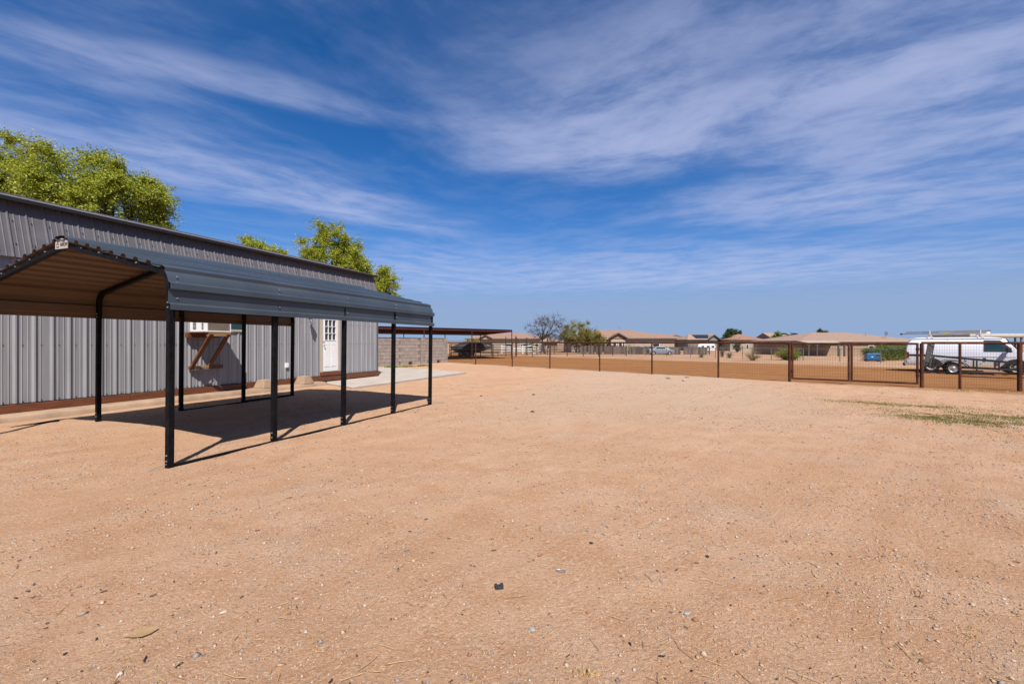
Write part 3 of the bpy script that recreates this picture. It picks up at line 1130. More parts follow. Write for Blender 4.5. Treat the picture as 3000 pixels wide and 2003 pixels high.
# window air conditioner on its timber bracket
def build_ac():
    A = empty('wooden_bracket', shed_pt(0.05, -7.62, 1.8), 'rust brown timber shelf with two diagonal braces on the shed wall', 'bracket', SHED_RZ)
    # local: x out from the wall, y along it, z up
    MB().bbox((0.0, -0.55, -0.115), (0.09, 0.42, 0.015)).build('ledger', M['timber'], A, bevel=0.004)
    for y in (-0.40, 0.08):
        MB().beam((0.04, y, -0.93), (0.80, y, -0.02), 0.05, 0.105, up=(0, 1, 0)).build('brace', M['timber'], A, bevel=0.004)
    MB().bbox((0.70, -0.46, -0.085), (0.79, 0.16, 0.005)).build('front_rail', M['timber_raw'], A, bevel=0.004)
    MB().bbox((-0.005, -0.46, -0.98), (0.04, 0.50, -0.885)).build('lower_rail', M['timber'], A, bevel=0.004)
    MB().bbox((0.041, -0.36, -0.96), (0.125, 0.02, -0.885)).build('lower_block', M['timber_raw'], A, bevel=0.004)
    for k in range(4):
        MB().bbox((0.02 + 0.195 * k, -0.50, 0.016), (0.02 + 0.195 * k + 0.188, 0.24, 0.034)).build('shelf_board', M['timber_raw'], A)
    B = empty('air_conditioner', shed_pt(0.05, -7.7, 1.838), 'white window air conditioner sitting on the timber shelf', 'air conditioner', SHED_RZ)
    MB().bbox((0.0, -0.34, 0.0), (0.64, 0.34, 0.44)).build('case', M['ac_white'], B, bevel=0.012)
    for x0, ww in ((0.12, 0.13), (0.46, 0.07)):
        mb = MB()
        for k in range(9):
            mb.bbox((x0, -0.345, 0.06 + 0.036 * k), (x0 + ww, -0.3395, 0.06 + 0.036 * k + 0.020))
        mb.build('side_louvre', M['dark'], B)
    MB().bbox((0.641, -0.31, 0.03), (0.652, 0.31, 0.41)).build('condenser', M['ac_grey'], B)
    mb = MB()
    for k in range(15):
        mb.bbox((0.653, -0.31, 0.04 + 0.025 * k), (0.659, 0.31, 0.046 + 0.025 * k))
    mb.build('grille_bars', M['cream'], B)
    mb = MB()
    mb.bbox((0.64, -0.34, 0.0), (0.662, -0.312, 0.44)).bbox((0.64, 0.312, 0.0), (0.662, 0.34, 0.44)).bbox((0.64, -0.312, 0.0), (0.662, 0.312, 0.028))
    mb.build('grille_frame', M['ac_white'], B)
    # wall lantern beside the door, high under the carport eave line
    W = empty('wall_lantern', shed_pt(0.03, -4.05, 2.62), 'black wall lantern on the shed wall left of the white door', 'lamp', SHED_RZ)
    MB().bbox((0, -0.06, -0.10), (0.02, 0.06, 0.10)).build('back_plate', M['black'], W)
    MB().path([(0.02, 0, 0.05), (0.14, 0, 0.12), (0.26, 0, 0.06)], 0.014).build('arm', M['black'], W)
    mb = MB()
    mb.grid([[(0.26 + r * math.cos(a), r * math.sin(a), z) for a in [k * math.pi / 3 for k in range(6)]] for r, z in
             ((0.01, 0.07), (0.10, 0.02), (0.085, 0.0), (0.06, -0.24), (0.0, -0.26))], close=True)
    mb.build('lantern', M['black'], W)


build_ac()

# kerb strip and pier blocks
mb = MB()
prof = [(0.0, -0.1), (0.0, 0.152), (0.50, 0.150), (0.555, 0.138), (0.585, 0.10), (0.60, -0.1)]
ts = [-16.0 + 0.5 * k for k in range(25)]
rows = []
for i, t in enumerate(ts + [-3.62, -3.52]):
    e = 0.012 * math.sin(i * 2.3) + 0.01 * math.sin(i * 5.1)
    sh = 0.55 if i == len(ts) + 1 else 1.0
    rows.append([shed_pt(p * sh + (e if p > 0.4 else 0), t, z) for p, z in prof])
mb.grid(rows)
mb.add(rows[-1], [tuple(range(6))])
tag(mb.build('kerb', M['kerb'], smooth=True), 'low concrete kerb along the foot of the shed', kind='structure')

for (t, lab) in ((-5.95, 'concrete pier block on the kerb between two carport posts, farther from the door'),
                 (-4.38, 'concrete pier block on the kerb nearest the white door')):
    p = shed_pt(0.33, t, 0.151)
    mb = MB()
    a, b, h = 0.225, 0.145, 0.25
    vs = [(-a, -a, 0), (a, -a, 0), (a, a, 0), (-a, a, 0), (-b, -b, h), (b, -b, h), (b, b, h), (-b, b, h)]
    mb.add(vs, [(0, 3, 2, 1), (4, 5, 6, 7), (0, 1, 5, 4), (1, 2, 6, 5), (2, 3, 7, 6), (3, 0, 4, 7)])
    o = mb.build('pier_block', M['kerb'], bevel=0.012)
    o.location = p
    o.rotation_euler = (0, 0, SHED_RZ)
    tag(o, lab, 'pier block', 'concrete pier blocks')

# concrete slab round the shed corner
slab = [(-6.62, 16.30), (-5.22, 14.86), (-4.2, 17.3), (-3.2, 19.9), (-2.25, 22.4), (-3.4, 23.6), (-4.85, 25.3), (-8.2, 27.0), (-12.5, 28.5), (-13.0, 25.0),
        (-6.2, 20.2), (-6.75, 18.4), (-7.05, 17.3)]
mb = MB()
mb.prism(slab, 2, -0.12, 0.095)
tag(mb.build('patio_slab', M['concrete'], bevel=0.012), 'pale concrete slab round the shed corner', kind='structure')


# ---------------------------------------------------------------- carport
def build_carport():
    W, SPC = 4.54, 1.525
    Lg = SPC * 4
    tilt = 0.055 / W
    C = empty('carport', (-4.26, 5.66, 0), 'slate metal carport on black square posts beside the shed', 'carport', -math.atan2(0.363, 0.932))
    C.rotation_euler = (0, tilt, -math.atan2(0.363, 0.932))
    zs, Rr, sl = 2.267, 0.22, R(12.4)
    peak_x = -W / 2

    def half_path(n_arc=7):
        """right half, outside line of the frame, from eave up to the peak: list of (x, z, nx, nz)"""
        pts = [(0.03, 1.955, 1, 0), (0.03, zs, 1, 0)]
        for k in range(1, n_arc + 1):
            a = (math.pi / 2 - sl) * k / n_arc
            pts.append((0.03 - Rr + Rr * math.cos(a), zs + Rr * math.sin(a), math.cos(a), math.sin(a)))
        x, z = pts[-1][0], pts[-1][1]
        pts.append((peak_x, z + (x - peak_x) * math.tan(sl), math.sin(sl), math.cos(sl)))
        return pts

    base = half_path(9)

    def along(s):
        """point and normal at arc length s from the eave"""
        acc = 0
        for a, b in zip(base[:-1], base[1:]):
            d = math.hypot(b[0] - a[0], b[1] - a[1])
            if s <= acc + d or b is base[-1]:
                t = min(1.0, (s - acc) / d)
                nx, nz = a[2] * (1 - t) + b[2] * t, a[3] * (1 - t) + b[3] * t
                ln = math.hypot(nx, nz)
                return a[0] + (b[0] - a[0]) * t, a[1] + (b[1] - a[1]) * t, nx / ln, nz / ln
            acc += d
    total = sum(math.hypot(b[0] - a[0], b[1] - a[1]) for a, b in zip(base[:-1], base[1:]))
    # rib list over the arc
    pitch = 0.262
    ribs = []
    s = 0.03
    while s < total:
        ribs.append(s)
        s += pitch

    def prof(s0, s1, rh=0.040):
        ss = {round(s0, 4): None, round(s1, 4): None}
        for r in ribs:
            for d, h in ((-0.058, 0), (-0.034, rh), (0.034, rh), (0.058, 0)):
                q = r + d
                if s0 <= q <= s1:
                    ss[round(q, 4)] = h
        k = s0
        while k < s1:
            ss.setdefault(round(k, 4), None)
            k += 0.05
        out = []
        for q in sorted(ss):
            h = 0.0
            for r in ribs:
                a = abs(q - r)
                if a < 0.058:
                    h = rh if a <= 0.034 else rh * (0.058 - a) / 0.024
            out.append((q, h))
        return out

    def panel(s0, s1, y0, y1, mirror, lift0, lift1, name='roof_panel'):
        mb = MB()
        pr = prof(s0, s1)
        top, bot = [], []
        for y, lf in ((y0, lift0), (y1, lift1)):
            rt, rb = [], []
            for q, h in pr:
                x, z, nx, nz = along(q)
                sg = 0.004 * math.sin(q * 7 + y)
                x1, z1 = x + nx * (h + lf), z + nz * (h + lf)
                x2, z2 = x + nx * (h + lf - 0.004), z + nz * (h + lf - 0.004)
                if mirror:
                    x1, x2 = -W - x1, -W - x2
                rt.append((x1, y, z1))
                rb.append((x2, y, z2))
            top.append(rt)
            bot.append(rb)
        mb.grid(top, 0)
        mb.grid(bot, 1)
        for r in (0, 1):
            mb.grid([top[r], bot[r]], 0)
        for e in (0, -1):
            mb.grid([[top[0][e], top[1][e]], [bot[0][e], bot[1][e]]], 0)
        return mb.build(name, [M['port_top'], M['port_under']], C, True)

    s_side = 0.78
    s_mid = (total + s_side) / 2
    cuts = [(-0.05, 1.555), (1.535, 3.07), (3.05, 4.45), (4.43, Lg + 0.06)]
    for mir in (False, True):
        for i, (a, b) in enumerate(cuts):
            lf = 0.000 if i % 2 else 0.006
            panel(0.0, s_side + 0.05, a, b, mir, lf, lf + 0.002 * (i == 1), 'eave_panel')
            panel(s_side - 0.02, s_mid + 0.05, a - 0.01, b - 0.02, mir, lf + 0.012, lf + 0.013, 'roof_panel')
            panel(s_mid - 0.02, total + 0.0, a - 0.02, b + 0.01, mir, lf + 0.024, lf + 0.022, 'roof_panel')
    # ridge cap
    zp = base[-1][1]
    mb = MB()
    for sx in (1, -1):
        mb.grid([[(peak_x, y, zp + 0.075), (peak_x + sx * 0.10, y, zp + 0.070), (peak_x + sx * 0.17, y, zp + 0.022)] for y in (-0.07, Lg + 0.08)])
    mb.build('ridge_cap', M['port_top'], C)

    # frames
    t = 0.068
    leg_me = MB().bbox((-t / 2, -t / 2, -0.06), (t / 2, t / 2, zs - 0.05)).mesh('leg', M['black'])
    bolt_me = MB().tube((0, 0, 0), (0, -0.010, 0), 0.011, 0.008, 8).mesh('bolt', M['bolt'])
    bolt_x = MB().tube((0, 0, 0), (0.010, 0, 0), 0.011, 0.008, 8).mesh('bolt', M['bolt'])
    # swept rafter
    line = half_path(9)[1:]
    pts = [(x - nx * 0.041, z - nz * 0.041, nx, nz) for x, z, nx, nz in [(0.03, zs - 0.05, 1, 0)] + line]
    full = pts + [(-W - x, z, -nx, nz) for x, z, nx, nz in reversed(pts[:-1])]
    full[len(pts) - 1] = (peak_x, pts[-1][1] - 0.004, 0, 1)
    mb = MB()
    rows = []
    for x, z, nx, nz in full:
        rows.append([(x + nx * t / 2, -t / 2, z + nz * t / 2), (x + nx * t / 2, t / 2, z + nz * t / 2),
                     (x - nx * t / 2, t / 2, z - nz * t / 2), (x - nx * t / 2, -t / 2, z - nz * t / 2)])
    mb.grid(rows, close=True)
    raf_me = mb.mesh('rafter', M['black'])
    for k in range(5):
        y = SPC * k
        for x in (0.0, -W):
            lg = obj('leg', leg_me, C, (x, y, 0))
            for z in (0.08, 0.15):
                obj('bolt', bolt_me, lg, (0.0, -t / 2, z))
            for z in (1.985, 2.045):
                obj('bolt', bolt_me, lg, (0.0, -t / 2, z))
        obj('rafter', raf_me, C, (0, y + (0.0 if k else 0.0), 0))
        # panel bolts on the yard side
        for z in (2.02, 2.10, 2.30, 2.37):
            x = 0.032 + (0.0 if z < zs else -0.012)
            obj('bolt', bolt_x, C, (x + 0.008, y + 0.05, z))
    # base rails on the ground
    for x in (0.0, -W):
        for k in range(4):
            dz = (-0.075 if k < 2 else -0.028) if (x < -1 and k < 3) else 0.0
            MB().bbox((x - 0.026, SPC * k + t / 2 + 0.002, -0.035 + dz), (x + 0.026, SPC * (k + 1) - t / 2 - 0.002, 0.024 + dz)).build('base_rail', M['black'], C, bevel=0.004)
    # bolts along the front rafter
    for sx in (1, -1):
        for d in (0.45, 0.85, 1.25, 1.65):
            x = peak_x + sx * d
            z = zp - d * math.tan(sl) - 0.02
            obj('bolt', bolt_me, C, (x, -t / 2, z))
    # maker's plate under the peak
    P = MB()
    w2, hb = 0.150, 0.085
    P.prism([(peak_x - w2, zp - 0.105), (peak_x + w2, zp - 0.105), (peak_x + w2, zp - 0.012), (peak_x + 0.085, zp + 0.030), (peak_x, zp + 0.042),
             (peak_x - 0.085, zp + 0.030), (peak_x - w2, zp - 0.012)], 1, -0.052, -0.044)
    plate = P.build('name_plate', mat('plate_white', (0.62, 0.56, 0.50), 0.5), C)
    ink = mat('plate_ink', (0.03, 0.025, 0.025), 0.6)
    cu = bpy.data.curves.new('plate_text', 'FONT')
    cu.body = 'ARROW'
    cu.size = 0.072
    cu.extrude = 0.0008
    tmp = bpy.data.objects.new('tmp', cu)
    COL.objects.link(tmp)
    dg = bpy.context.evaluated_depsgraph_get()
    dg.update()
    me = bpy.data.meshes.new_from_object(tmp.evaluated_get(dg))
    bpy.data.objects.remove(tmp)
    me.materials.clear()
    me.materials.append(ink)
    lo = obj('lettering', me, plate, (peak_x - 0.025, -0.0545, zp - 0.070))
    lo.rotation_euler = (R(90), 0, 0)
    lo.scale = (0.66, 1, 1)
    mb = MB()
    cx = peak_x - 0.085
    mb.prism([(cx - 0.034, zp - 0.052), (cx, zp - 0.018), (cx + 0.034, zp - 0.052), (cx + 0.024, zp - 0.052), (cx, zp - 0.030), (cx - 0.024, zp - 0.052)], 1, -0.0555, -0.0525)
    mb.bbox((cx - 0.024, -0.0555, zp - 0.088), (cx - 0.006, -0.0525, zp - 0.070)).bbox((cx + 0.006, -0.0555, zp - 0.088), (cx + 0.024, -0.0525, zp - 0.070))
    mb.build('emblem', ink, plate)
    # tie-down cables at two corners
    mb = MB()
    mb.path([(0.0, -0.03, 0.045), (-0.04, -0.16, 0.012), (-0.10, -0.30, -0.02)], 0.0045)
    mb.path([(0.02, Lg + 0.03, 0.05), (0.16, Lg + 0.30, 0.02), (0.30, Lg + 0.55, -0.015)], 0.0045)
    mb.build('tie_down', M['galv'], C)


build_carport()


# ---------------------------------------------------------------- block wall
def build_block_wall():
    A = Vector((-8.75, 28.8))
    B = Vector((-5.12, 35.55))
    start = A - (B - A) * 0.35
    d = (B - start)
    Ln = d.length
    ang = math.atan2(d.y, d.x)
    Wl = empty('block_wall', (start.x, start.y, 0), 'grey concrete block wall between the shed and the paddock fence', 'wall', ang)
    nb, ch, bw = 8, 0.232, 0.405
    # local x along, the yard side is local -y
    def gz(x):
        q = start + d.normalized() * x
        return float(ground_base(q.x, q.y))
    MB().bbox((0, -0.058, -0.1), (Ln, 0.058, nb * ch + 0.012)).build('mortar', M['mortar'], Wl)
    me = MB().bbox((-bw / 2 + 0.009, -0.074, 0.009), (bw / 2 - 0.009, 0.074, ch - 0.009)).mesh('block', M['block'])
    me_h = MB().bbox((-bw / 4 + 0.009, -0.074, 0.009), (bw / 4 - 0.009, 0.074, ch - 0.009)).mesh('block', M['block'])
    pil_me = MB().bbox((-0.2, -0.115, 0.010), (0.2, 0.1, ch - 0.010)).mesh('pilaster_block', M['block'])
    pil = [Ln - 0.2, Ln - 2.95, Ln - 5.7, Ln - 8.4]
    for c in range(nb):
        z = c * ch
        x = Ln - 0.41 - (bw / 2 if c % 2 else 0)
        if c % 2:
            obj('block', me_h, Wl, (Ln - 0.41 - bw / 4, 0, z))
        while x > bw:
            xc = x - bw / 2
            if all(abs(xc - p) > 0.30 for p in pil) and not (c == 0 and any(abs(xc - q) < 0.2 for q in (Ln - 1.15, Ln - 2.1, Ln - 4.3))):
                obj('block', me, Wl, (xc, random.uniform(-0.003, 0.003), z))
            x -= bw
        for p in pil:
            obj('pilaster_block', pil_me, Wl, (p, 0, z))
    # drain blocks: shade of two open cells painted as dark solid pads
    for q in (Ln - 1.15, Ln - 2.1, Ln - 4.3):
        mb = MB()
        mb.bbox((q - 0.14, -0.081, 0.02), (q - 0.02, -0.0555, 0.19)).bbox((q + 0.02, -0.081, 0.02), (q + 0.14, -0.0555, 0.19))
        mb.build('drain_shade_pad', M['dark'], Wl)
    MB().bbox((0, -0.10, nb * ch + 0.012), (Ln - 0.41, 0.10, nb * ch + 0.04)).build('cap', M['block'], Wl)


build_block_wall()


# ---------------------------------------------------------------- paddock fence and gates
POSTS = [(-5.10, 35.65), (-2.55, 32.0), (0.02, 29.3), (2.25, 27.0), (4.70, 24.4), (6.86, 22.3), (9.07, 20.0), (10.94, 17.93)]
POSTS_R = [(13.98, 15.53), (14.93, 15.17), (16.23, 14.55), (18.2, 13.6)]
RAIL_Z = 1.535


def wire_mesh(mb, a, b, z0, z1, dx=0.066, dz=0.105, r=0.0021):
    a, b = Vector(a), Vector(b)
    d = (b - a)
    n = max(2, int(d.length / dx))
    up = Vector((0, 0, 1))
    za, zb = float(ground_base(*a)), float(ground_base(*b))
    nrm = Vector((d.y, -d.x, 0)).normalized()
    dd = Vector((d.x, d.y, 0)).normalized()

    def strand(p, q, side):
        o = [side * r, (-side * 0.5 + nrm * 0.87) * r, (-side * 0.5 - nrm * 0.87) * r]
        mb.add([p + v for v in o] + [q + v for v in o], [(0, 1, 4, 3), (1, 2, 5, 4), (2, 0, 3, 5)])
    for k in range(n + 1):
        p = a + d * (k / n)
        j = 0.006 * math.sin(k * 1.7)
        strand(Vector((p.x, p.y, z0)) + nrm * j, Vector((p.x, p.y, z1)) + nrm * (j + 0.004 * math.sin(k)), dd)
    z = z0
    while z <= z1 + 1e-6:
        m = 5
        for k in range(m):
            p, q = a + d * (k / m), a + d * ((k + 1) / m)
            w0, w1 = 0.006 * math.sin(k * 2.1 + z * 9), 0.006 * math.sin((k + 1) * 2.1 + z * 9)
            strand(Vector((p.x, p.y, z + w0)), Vector((q.x, q.y, z + w1)), up)
        z += dz


def build_fence(posts, label, r_end, low_from=None):
    a0 = posts[0]
    F = empty('pipe_fence', (a0[0], a0[1], 0), label, 'fence')
    o = Vector((a0[0], a0[1]))
    L = [Vector(p) - o for p in posts]
    for i, p in enumerate(L):
        r = r_end[i] if isinstance(r_end, (list, tuple)) else 0.031
        MB().tube((p.x, p.y, -0.2), (p.x, p.y, RAIL_Z - 0.01), r, r, 12).build('post', M['pipe'], F, True)
    for a, b in zip(L[:-1], L[1:]):
        MB().tube((a.x, a.y, RAIL_Z), (b.x, b.y, RAIL_Z), 0.041, 0.041, 12).build('top_rail', M['pipe'], F, True)
    nrm = Vector((FN.x, FN.y)).normalized() * 0.034
    for i, (a, b) in enumerate(zip(L[:-1], L[1:])):
        mb = MB()
        wire_mesh_local(mb, a + nrm, b + nrm, 0.04, RAIL_Z - 0.04)
        w = mb.build('wire_mesh', M['wire'], F)
        w['kind'] = 'stuff'
    if low_from is not None:
        for a, b in list(zip(L[:-1], L[1:]))[low_from:]:
            MB().tube((a.x, a.y, 0.43), (b.x, b.y, 0.40), 0.022, 0.022, 10).build('lower_rail', M['pipe'], F, True)
    return F


def wire_mesh_local(mb, a, b, z0, z1):
    wire_mesh(mb, a, b, z0, z1)


build_fence(POSTS, 'long rusty pipe and wire fence from the block wall to the gates', [0.055, 0.039, 0.038, 0.038, 0.038, 0.038, 0.039, 0.052])
build_fence(POSTS_R, 'short rusty pipe fence to the right of the gates by the van', [0.056, 0.040, 0.060, 0.040], low_from=1)


def build_gate(a, b, label, hinge_first):
    a, b = Vector(a), Vector(b)
    G = empty('wire_gate', (a.x, a.y, 0), label, 'gate', group='double wire gates')
    d = b - a
    zb, zt_, r = 0.15, RAIL_Z - 0.03, 0.036
    P = lambda p, z: (p.x, p.y, z)
    z_ = Vector((0, 0))
    for nm, p0, p1 in (('upright', P(z_, zb - 0.03), P(z_, zt_ + 0.03)), ('upright', P(d, zb - 0.03), P(d, zt_ + 0.03)),
                       ('frame_rail', P(z_, zb), P(d, zb)), ('frame_rail', P(z_, zt_), P(d, zt_))):
        MB().tube(p0, p1, r, r, 12).build(nm, M['pipe'], G, True)
    mb = MB()
    wire_mesh(mb, z_, d, zb + 0.01, zt_, dx=0.08, dz=0.105, r=0.0028)
    w = mb.build('wire_mesh', M['wire'], G)
    w['kind'] = 'stuff'
    h = z_ if hinge_first else d
    out = -d.normalized() if hinge_first else d.normalized()
    for z in (0.42, 1.32):
        MB().tube(P(h, z - 0.05), P(h, z + 0.05), r + 0.010, r + 0.010, 10).tube(P(h, z), P(h + out * 0.06, z), 0.012).build('hinge', M['pipe'], G)
    if not hinge_first:
        MB().tube(P(z_ - d.normalized() * 0.035, 0.05), P(z_ - d.normalized() * 0.035, 1.56), 0.008).build('drop_rod', M['galv'], G)


ga, gb = Vector(POSTS[-1]), Vector(POSTS_R[0])
gd = (gb - ga).normalized()
gm = ga + (gb - ga) * 0.495
build_gate(ga + gd * 0.095, gm - gd * 0.045, 'left leaf of the rusty double wire gate', True)
build_gate(gm + gd * 0.045, gb - gd * 0.11, 'right leaf of the rusty double wire gate, next to the van', False)


# ---------------------------------------------------------------- trees
def leaf_quads(c, l, w):
    """diamond leaves at centres c (n,3)"""
    n = len(c)
    a = rng.normal(size=(n, 3))
    a[:, 2] *= 0.7
    a /= np.linalg.norm(a, axis=1)[:, None]
    b = rng.normal(size=(n, 3))
    b -= a * (a * b).sum(1)[:, None]
    b /= np.linalg.norm(b, axis=1)[:, None]
    ll = (l * (0.6 + 0.8 * rng.random(n)))[:, None]
    ww = (w * (0.6 + 0.8 * rng.random(n)))[:, None]
    v = np.stack([c - a * ll / 2, c + b * ww / 2 - a * ll * 0.1, c + a * ll / 2, c - b * ww / 2 - a * ll * 0.1], 1)
    return v.reshape(-1, 3), np.arange(n * 4).reshape(n, 4)


def limb(mb, p0, p1, r0, r1, seg=5, wob=0.12, n=6, sag=0.0):
    p0, p1 = Vector(p0), Vector(p1)
    ln = (p1 - p0).length
    pts = []
    for k in range(seg + 1):
        t = k / seg
        w = math.sin(math.pi * t) * wob * ln
        pts.append(p0.lerp(p1, t) + Vector((random.uniform(-1, 1), random.uniform(-1, 1), random.uniform(-0.5, 0.5))) * w * 0.6 + Vector((0, 0, sag * math.sin(math.pi * t) * ln)))
    pts[0], pts[-1] = p0, p1
    rows = []
    for i, p in enumerate(pts):
        d = (pts[min(i + 1, seg)] - pts[max(i - 1, 0)])
        q = d.to_track_quat('Z', 'Y').to_matrix()
        r = r0 + (r1 - r0) * i / seg
        rows.append([p + q @ Vector((r * math.cos(2 * math.pi * k / n), r * math.sin(2 * math.pi * k / n), 0)) for k in range(n)])
    mb.grid(rows, close=True)
    return pts


def build_tree(name, label, base, crown_c, crown_r, clumps, twigs, leaves, leaf, lm, bark='bark', trunk_r=0.16, clump_r=0.75, droop=0.25,
               group=None, cat='tree', twig_r=0.006, fork=0.45, seed=1, stems=1, shell=0.55):
    random.seed(seed)
    b = Vector(base)
    T = empty(name, base, label, cat, group=group)
    cc = Vector(crown_c) - b
    cr = Vector(crown_r)
    trunk = MB()
    hubs = []
    for s in range(stems):
        off = Vector((random.uniform(-1, 1), random.uniform(-1, 1), 0)) * (0.12 if stems > 1 else 0)
        top = Vector((cc.x * 0.5 + random.uniform(-0.2, 0.2) * cr.x, cc.y * 0.5, max(cc.z - cr.z * (1 - fork), cc.z * 0.35)))
        if stems > 1:
            a = 6.283 * s / stems
            top += Vector((math.cos(a) * cr.x * 0.4, math.sin(a) * cr.y * 0.4, 0))
        pts = limb(trunk, (off.x, off.y, -0.15), top, trunk_r, trunk_r * 0.55, 6, 0.05, 9)
        hubs.append(top)
    limbs = MB()
    twig_mb = MB()
    lc = []
    mains = []
    nm = max(4, clumps // 6)
    for i in range(nm):
        h = hubs[i % len(hubs)]
        a = 6.283 * i / nm + random.uniform(-0.4, 0.4)
        e = cc + Vector((math.cos(a) * cr.x * random.uniform(0.35, 0.65), math.sin(a) * cr.y * random.uniform(0.35, 0.65), cr.z * random.uniform(-0.35, 0.55)))
        pts = limb(limbs, h, e, trunk_r * 0.5, trunk_r * 0.16, 6, 0.10, 7)
        mains.append(pts)
    for i in range(clumps):
        while True:
            q = Vector((random.uniform(-1, 1), random.uniform(-1, 1), random.uniform(-1, 1)))
            if 0.25 < q.length < 1:
                break
        q = q.normalized() * (q.length ** shell)
        f = 0.74 + 0.50 * random.random() ** 1.3
        c = cc + Vector((q.x * cr.x * f, q.y * cr.y * f, q.z * cr.z * f))
        best = min((p for pts in mains for p in pts[2:]), key=lambda p: (p - c).length + random.uniform(0, 0.3))
        limb(limbs, best, c, trunk_r * 0.14, trunk_r * 0.05, 4, 0.14, 5)
        rr = clump_r * random.uniform(0.65, 1.25)
        for j in range(twigs):
            d = Vector((random.gauss(0, 1), random.gauss(0, 1), random.gauss(0.15, 0.8)))
            d.normalize()
            d = (d + q * 0.5).normalized()
            ln = rr * random.uniform(0.45, 1.2)
            p0 = c + d * 0.05
            mid = c + d * ln * 0.55
            e = c + d * ln + Vector((0, 0, -droop * ln * random.uniform(0.2, 1.3)))
            twig_mb.tube(p0, mid, twig_r, twig_r * 0.8, 3, False)
            twig_mb.tube(mid, e, twig_r * 0.8, twig_r * 0.4, 3, False)
            if leaves:
                t = rng.random(leaves) ** 0.8
                P0, P1, P2 = np.array(p0), np.array(mid), np.array(e)
                pos = ((1 - t) ** 2)[:, None] * P0 + (2 * t * (1 - t))[:, None] * P1 + (t ** 2)[:, None] * P2
                lc.append(pos + rng.normal(size=(leaves, 3)) * leaf[0] * 0.65)
    trunk.build('trunk', M[bark], T, True)
    limbs.build('limbs', M[bark], T, True)
    if leaves:
        v, f = leaf_quads(np.concatenate(lc), leaf[0], leaf[1])
        cr_o = obj('crown', np_mesh('crown', v, f, M[lm]), T)
    tw = twig_mb.build('twigs', M[bark], T)
    tw['kind'] = 'stuff'
    return T


def tree_at(u, Y):
    p = col_at(u, Y)
    return (p.x, p.y, p.z)


GT = 'leafy trees behind the shed'
b0 = tree_at(60, 19.5)
build_tree('shade_tree', 'tall yellow green tree behind the shed roof at the far left', b0, (b0[0] - 0.5, b0[1], 7.3), (2.8, 2.2, 2.5), 86, 30, 36, (0.092, 0.046), 'leaf',
           'bark_pale', 0.18, 0.9, 0.2, GT, seed=3)
b1 = tree_at(320, 18.0)
build_tree('shade_tree', 'large full yellow green tree standing behind the shed roof', b1, (b1[0] - 0.25, b1[1], 6.35), (2.45, 2.4, 2.7), 124, 32, 38, (0.088, 0.044), 'leaf',
           'bark', 0.2, 0.85, 0.4, GT, seed=5)
b2 = tree_at(758, 28.0)
build_tree('shade_tree', 'small round tree top behind the middle of the shed roof', b2, (b2[0] - 0.25, b2[1], 6.55), (1.75, 1.4, 1.65), 60, 22, 24, (0.10, 0.05), 'leaf',
           'bark_pale', 0.12, 0.62, 0.15, GT, seed=8)
b3 = tree_at(968, 38.0)
build_tree('shade_tree', 'tall narrow tree behind the shed near its right end', b3, (b3[0] + 0.1, b3[1], 8.2), (2.2, 2.0, 2.9), 96, 26, 28, (0.125, 0.06), 'leaf',
           'bark', 0.17, 0.85, 0.2, GT, seed=9)
b4 = tree_at(1095, 39.0)
build_tree('shade_tree', 'low tree crown peeking out past the right end of the shed', b4, (b4[0] - 0.25, b4[1], 6.0), (2.1, 1.7, 1.8), 74, 26, 28, (0.125, 0.06), 'leaf',
           'bark', 0.16, 0.82, 0.3, GT, seed=12)


def shrub(name, label, p, r, n_st, leaves, leaf, lm, bark='bark_pale', spread=0.8, h=1.0, cat='shrub', group=None, seed=1, upright=0.6, leaf_from=0.25):
    random.seed(seed)
    T = empty(name, p, label, cat, group=group)
    st = MB()
    lc = []
    for k in range(n_st):
        a = random.uniform(0, 6.283)
        e = Vector((math.cos(a) * r * spread * random.random() ** 0.6, math.sin(a) * r * spread * random.random() ** 0.6, h * random.uniform(0.5, 1.0) * (1 if random.random() < upright else 0.6)))
        m = Vector((e.x * 0.45, e.y * 0.45, e.z * 0.65))
        p0 = Vector((random.uniform(-0.1, 0.1) * r, random.uniform(-0.1, 0.1) * r, -0.05))
        st.tube(p0, m, 0.012 * h + 0.004, 0.008 * h + 0.003, 4, False).tube(m, e, 0.008 * h + 0.003, 0.002, 4, False)
        if leaves:
            t = leaf_from + (1 - leaf_from) * rng.random(leaves)
            P0, P1, P2 = np.array(p0), np.array(m), np.array(e)
            pos = ((1 - t) ** 2)[:, None] * P0 + (2 * t * (1 - t))[:, None] * P1 + (t ** 2)[:, None] * P2
            lc.append(pos + rng.normal(size=(leaves, 3)) * leaf[0] * 1.1)
    st.build('stems', M[bark], T)
    if leaves:
        v, f = leaf_quads(np.concatenate(lc), leaf[0], leaf[1])
        v[:, 2] = np.maximum(v[:, 2], 0.01)
        obj('foliage', np_mesh('foliage', v, f, M[lm]), T)
    return T


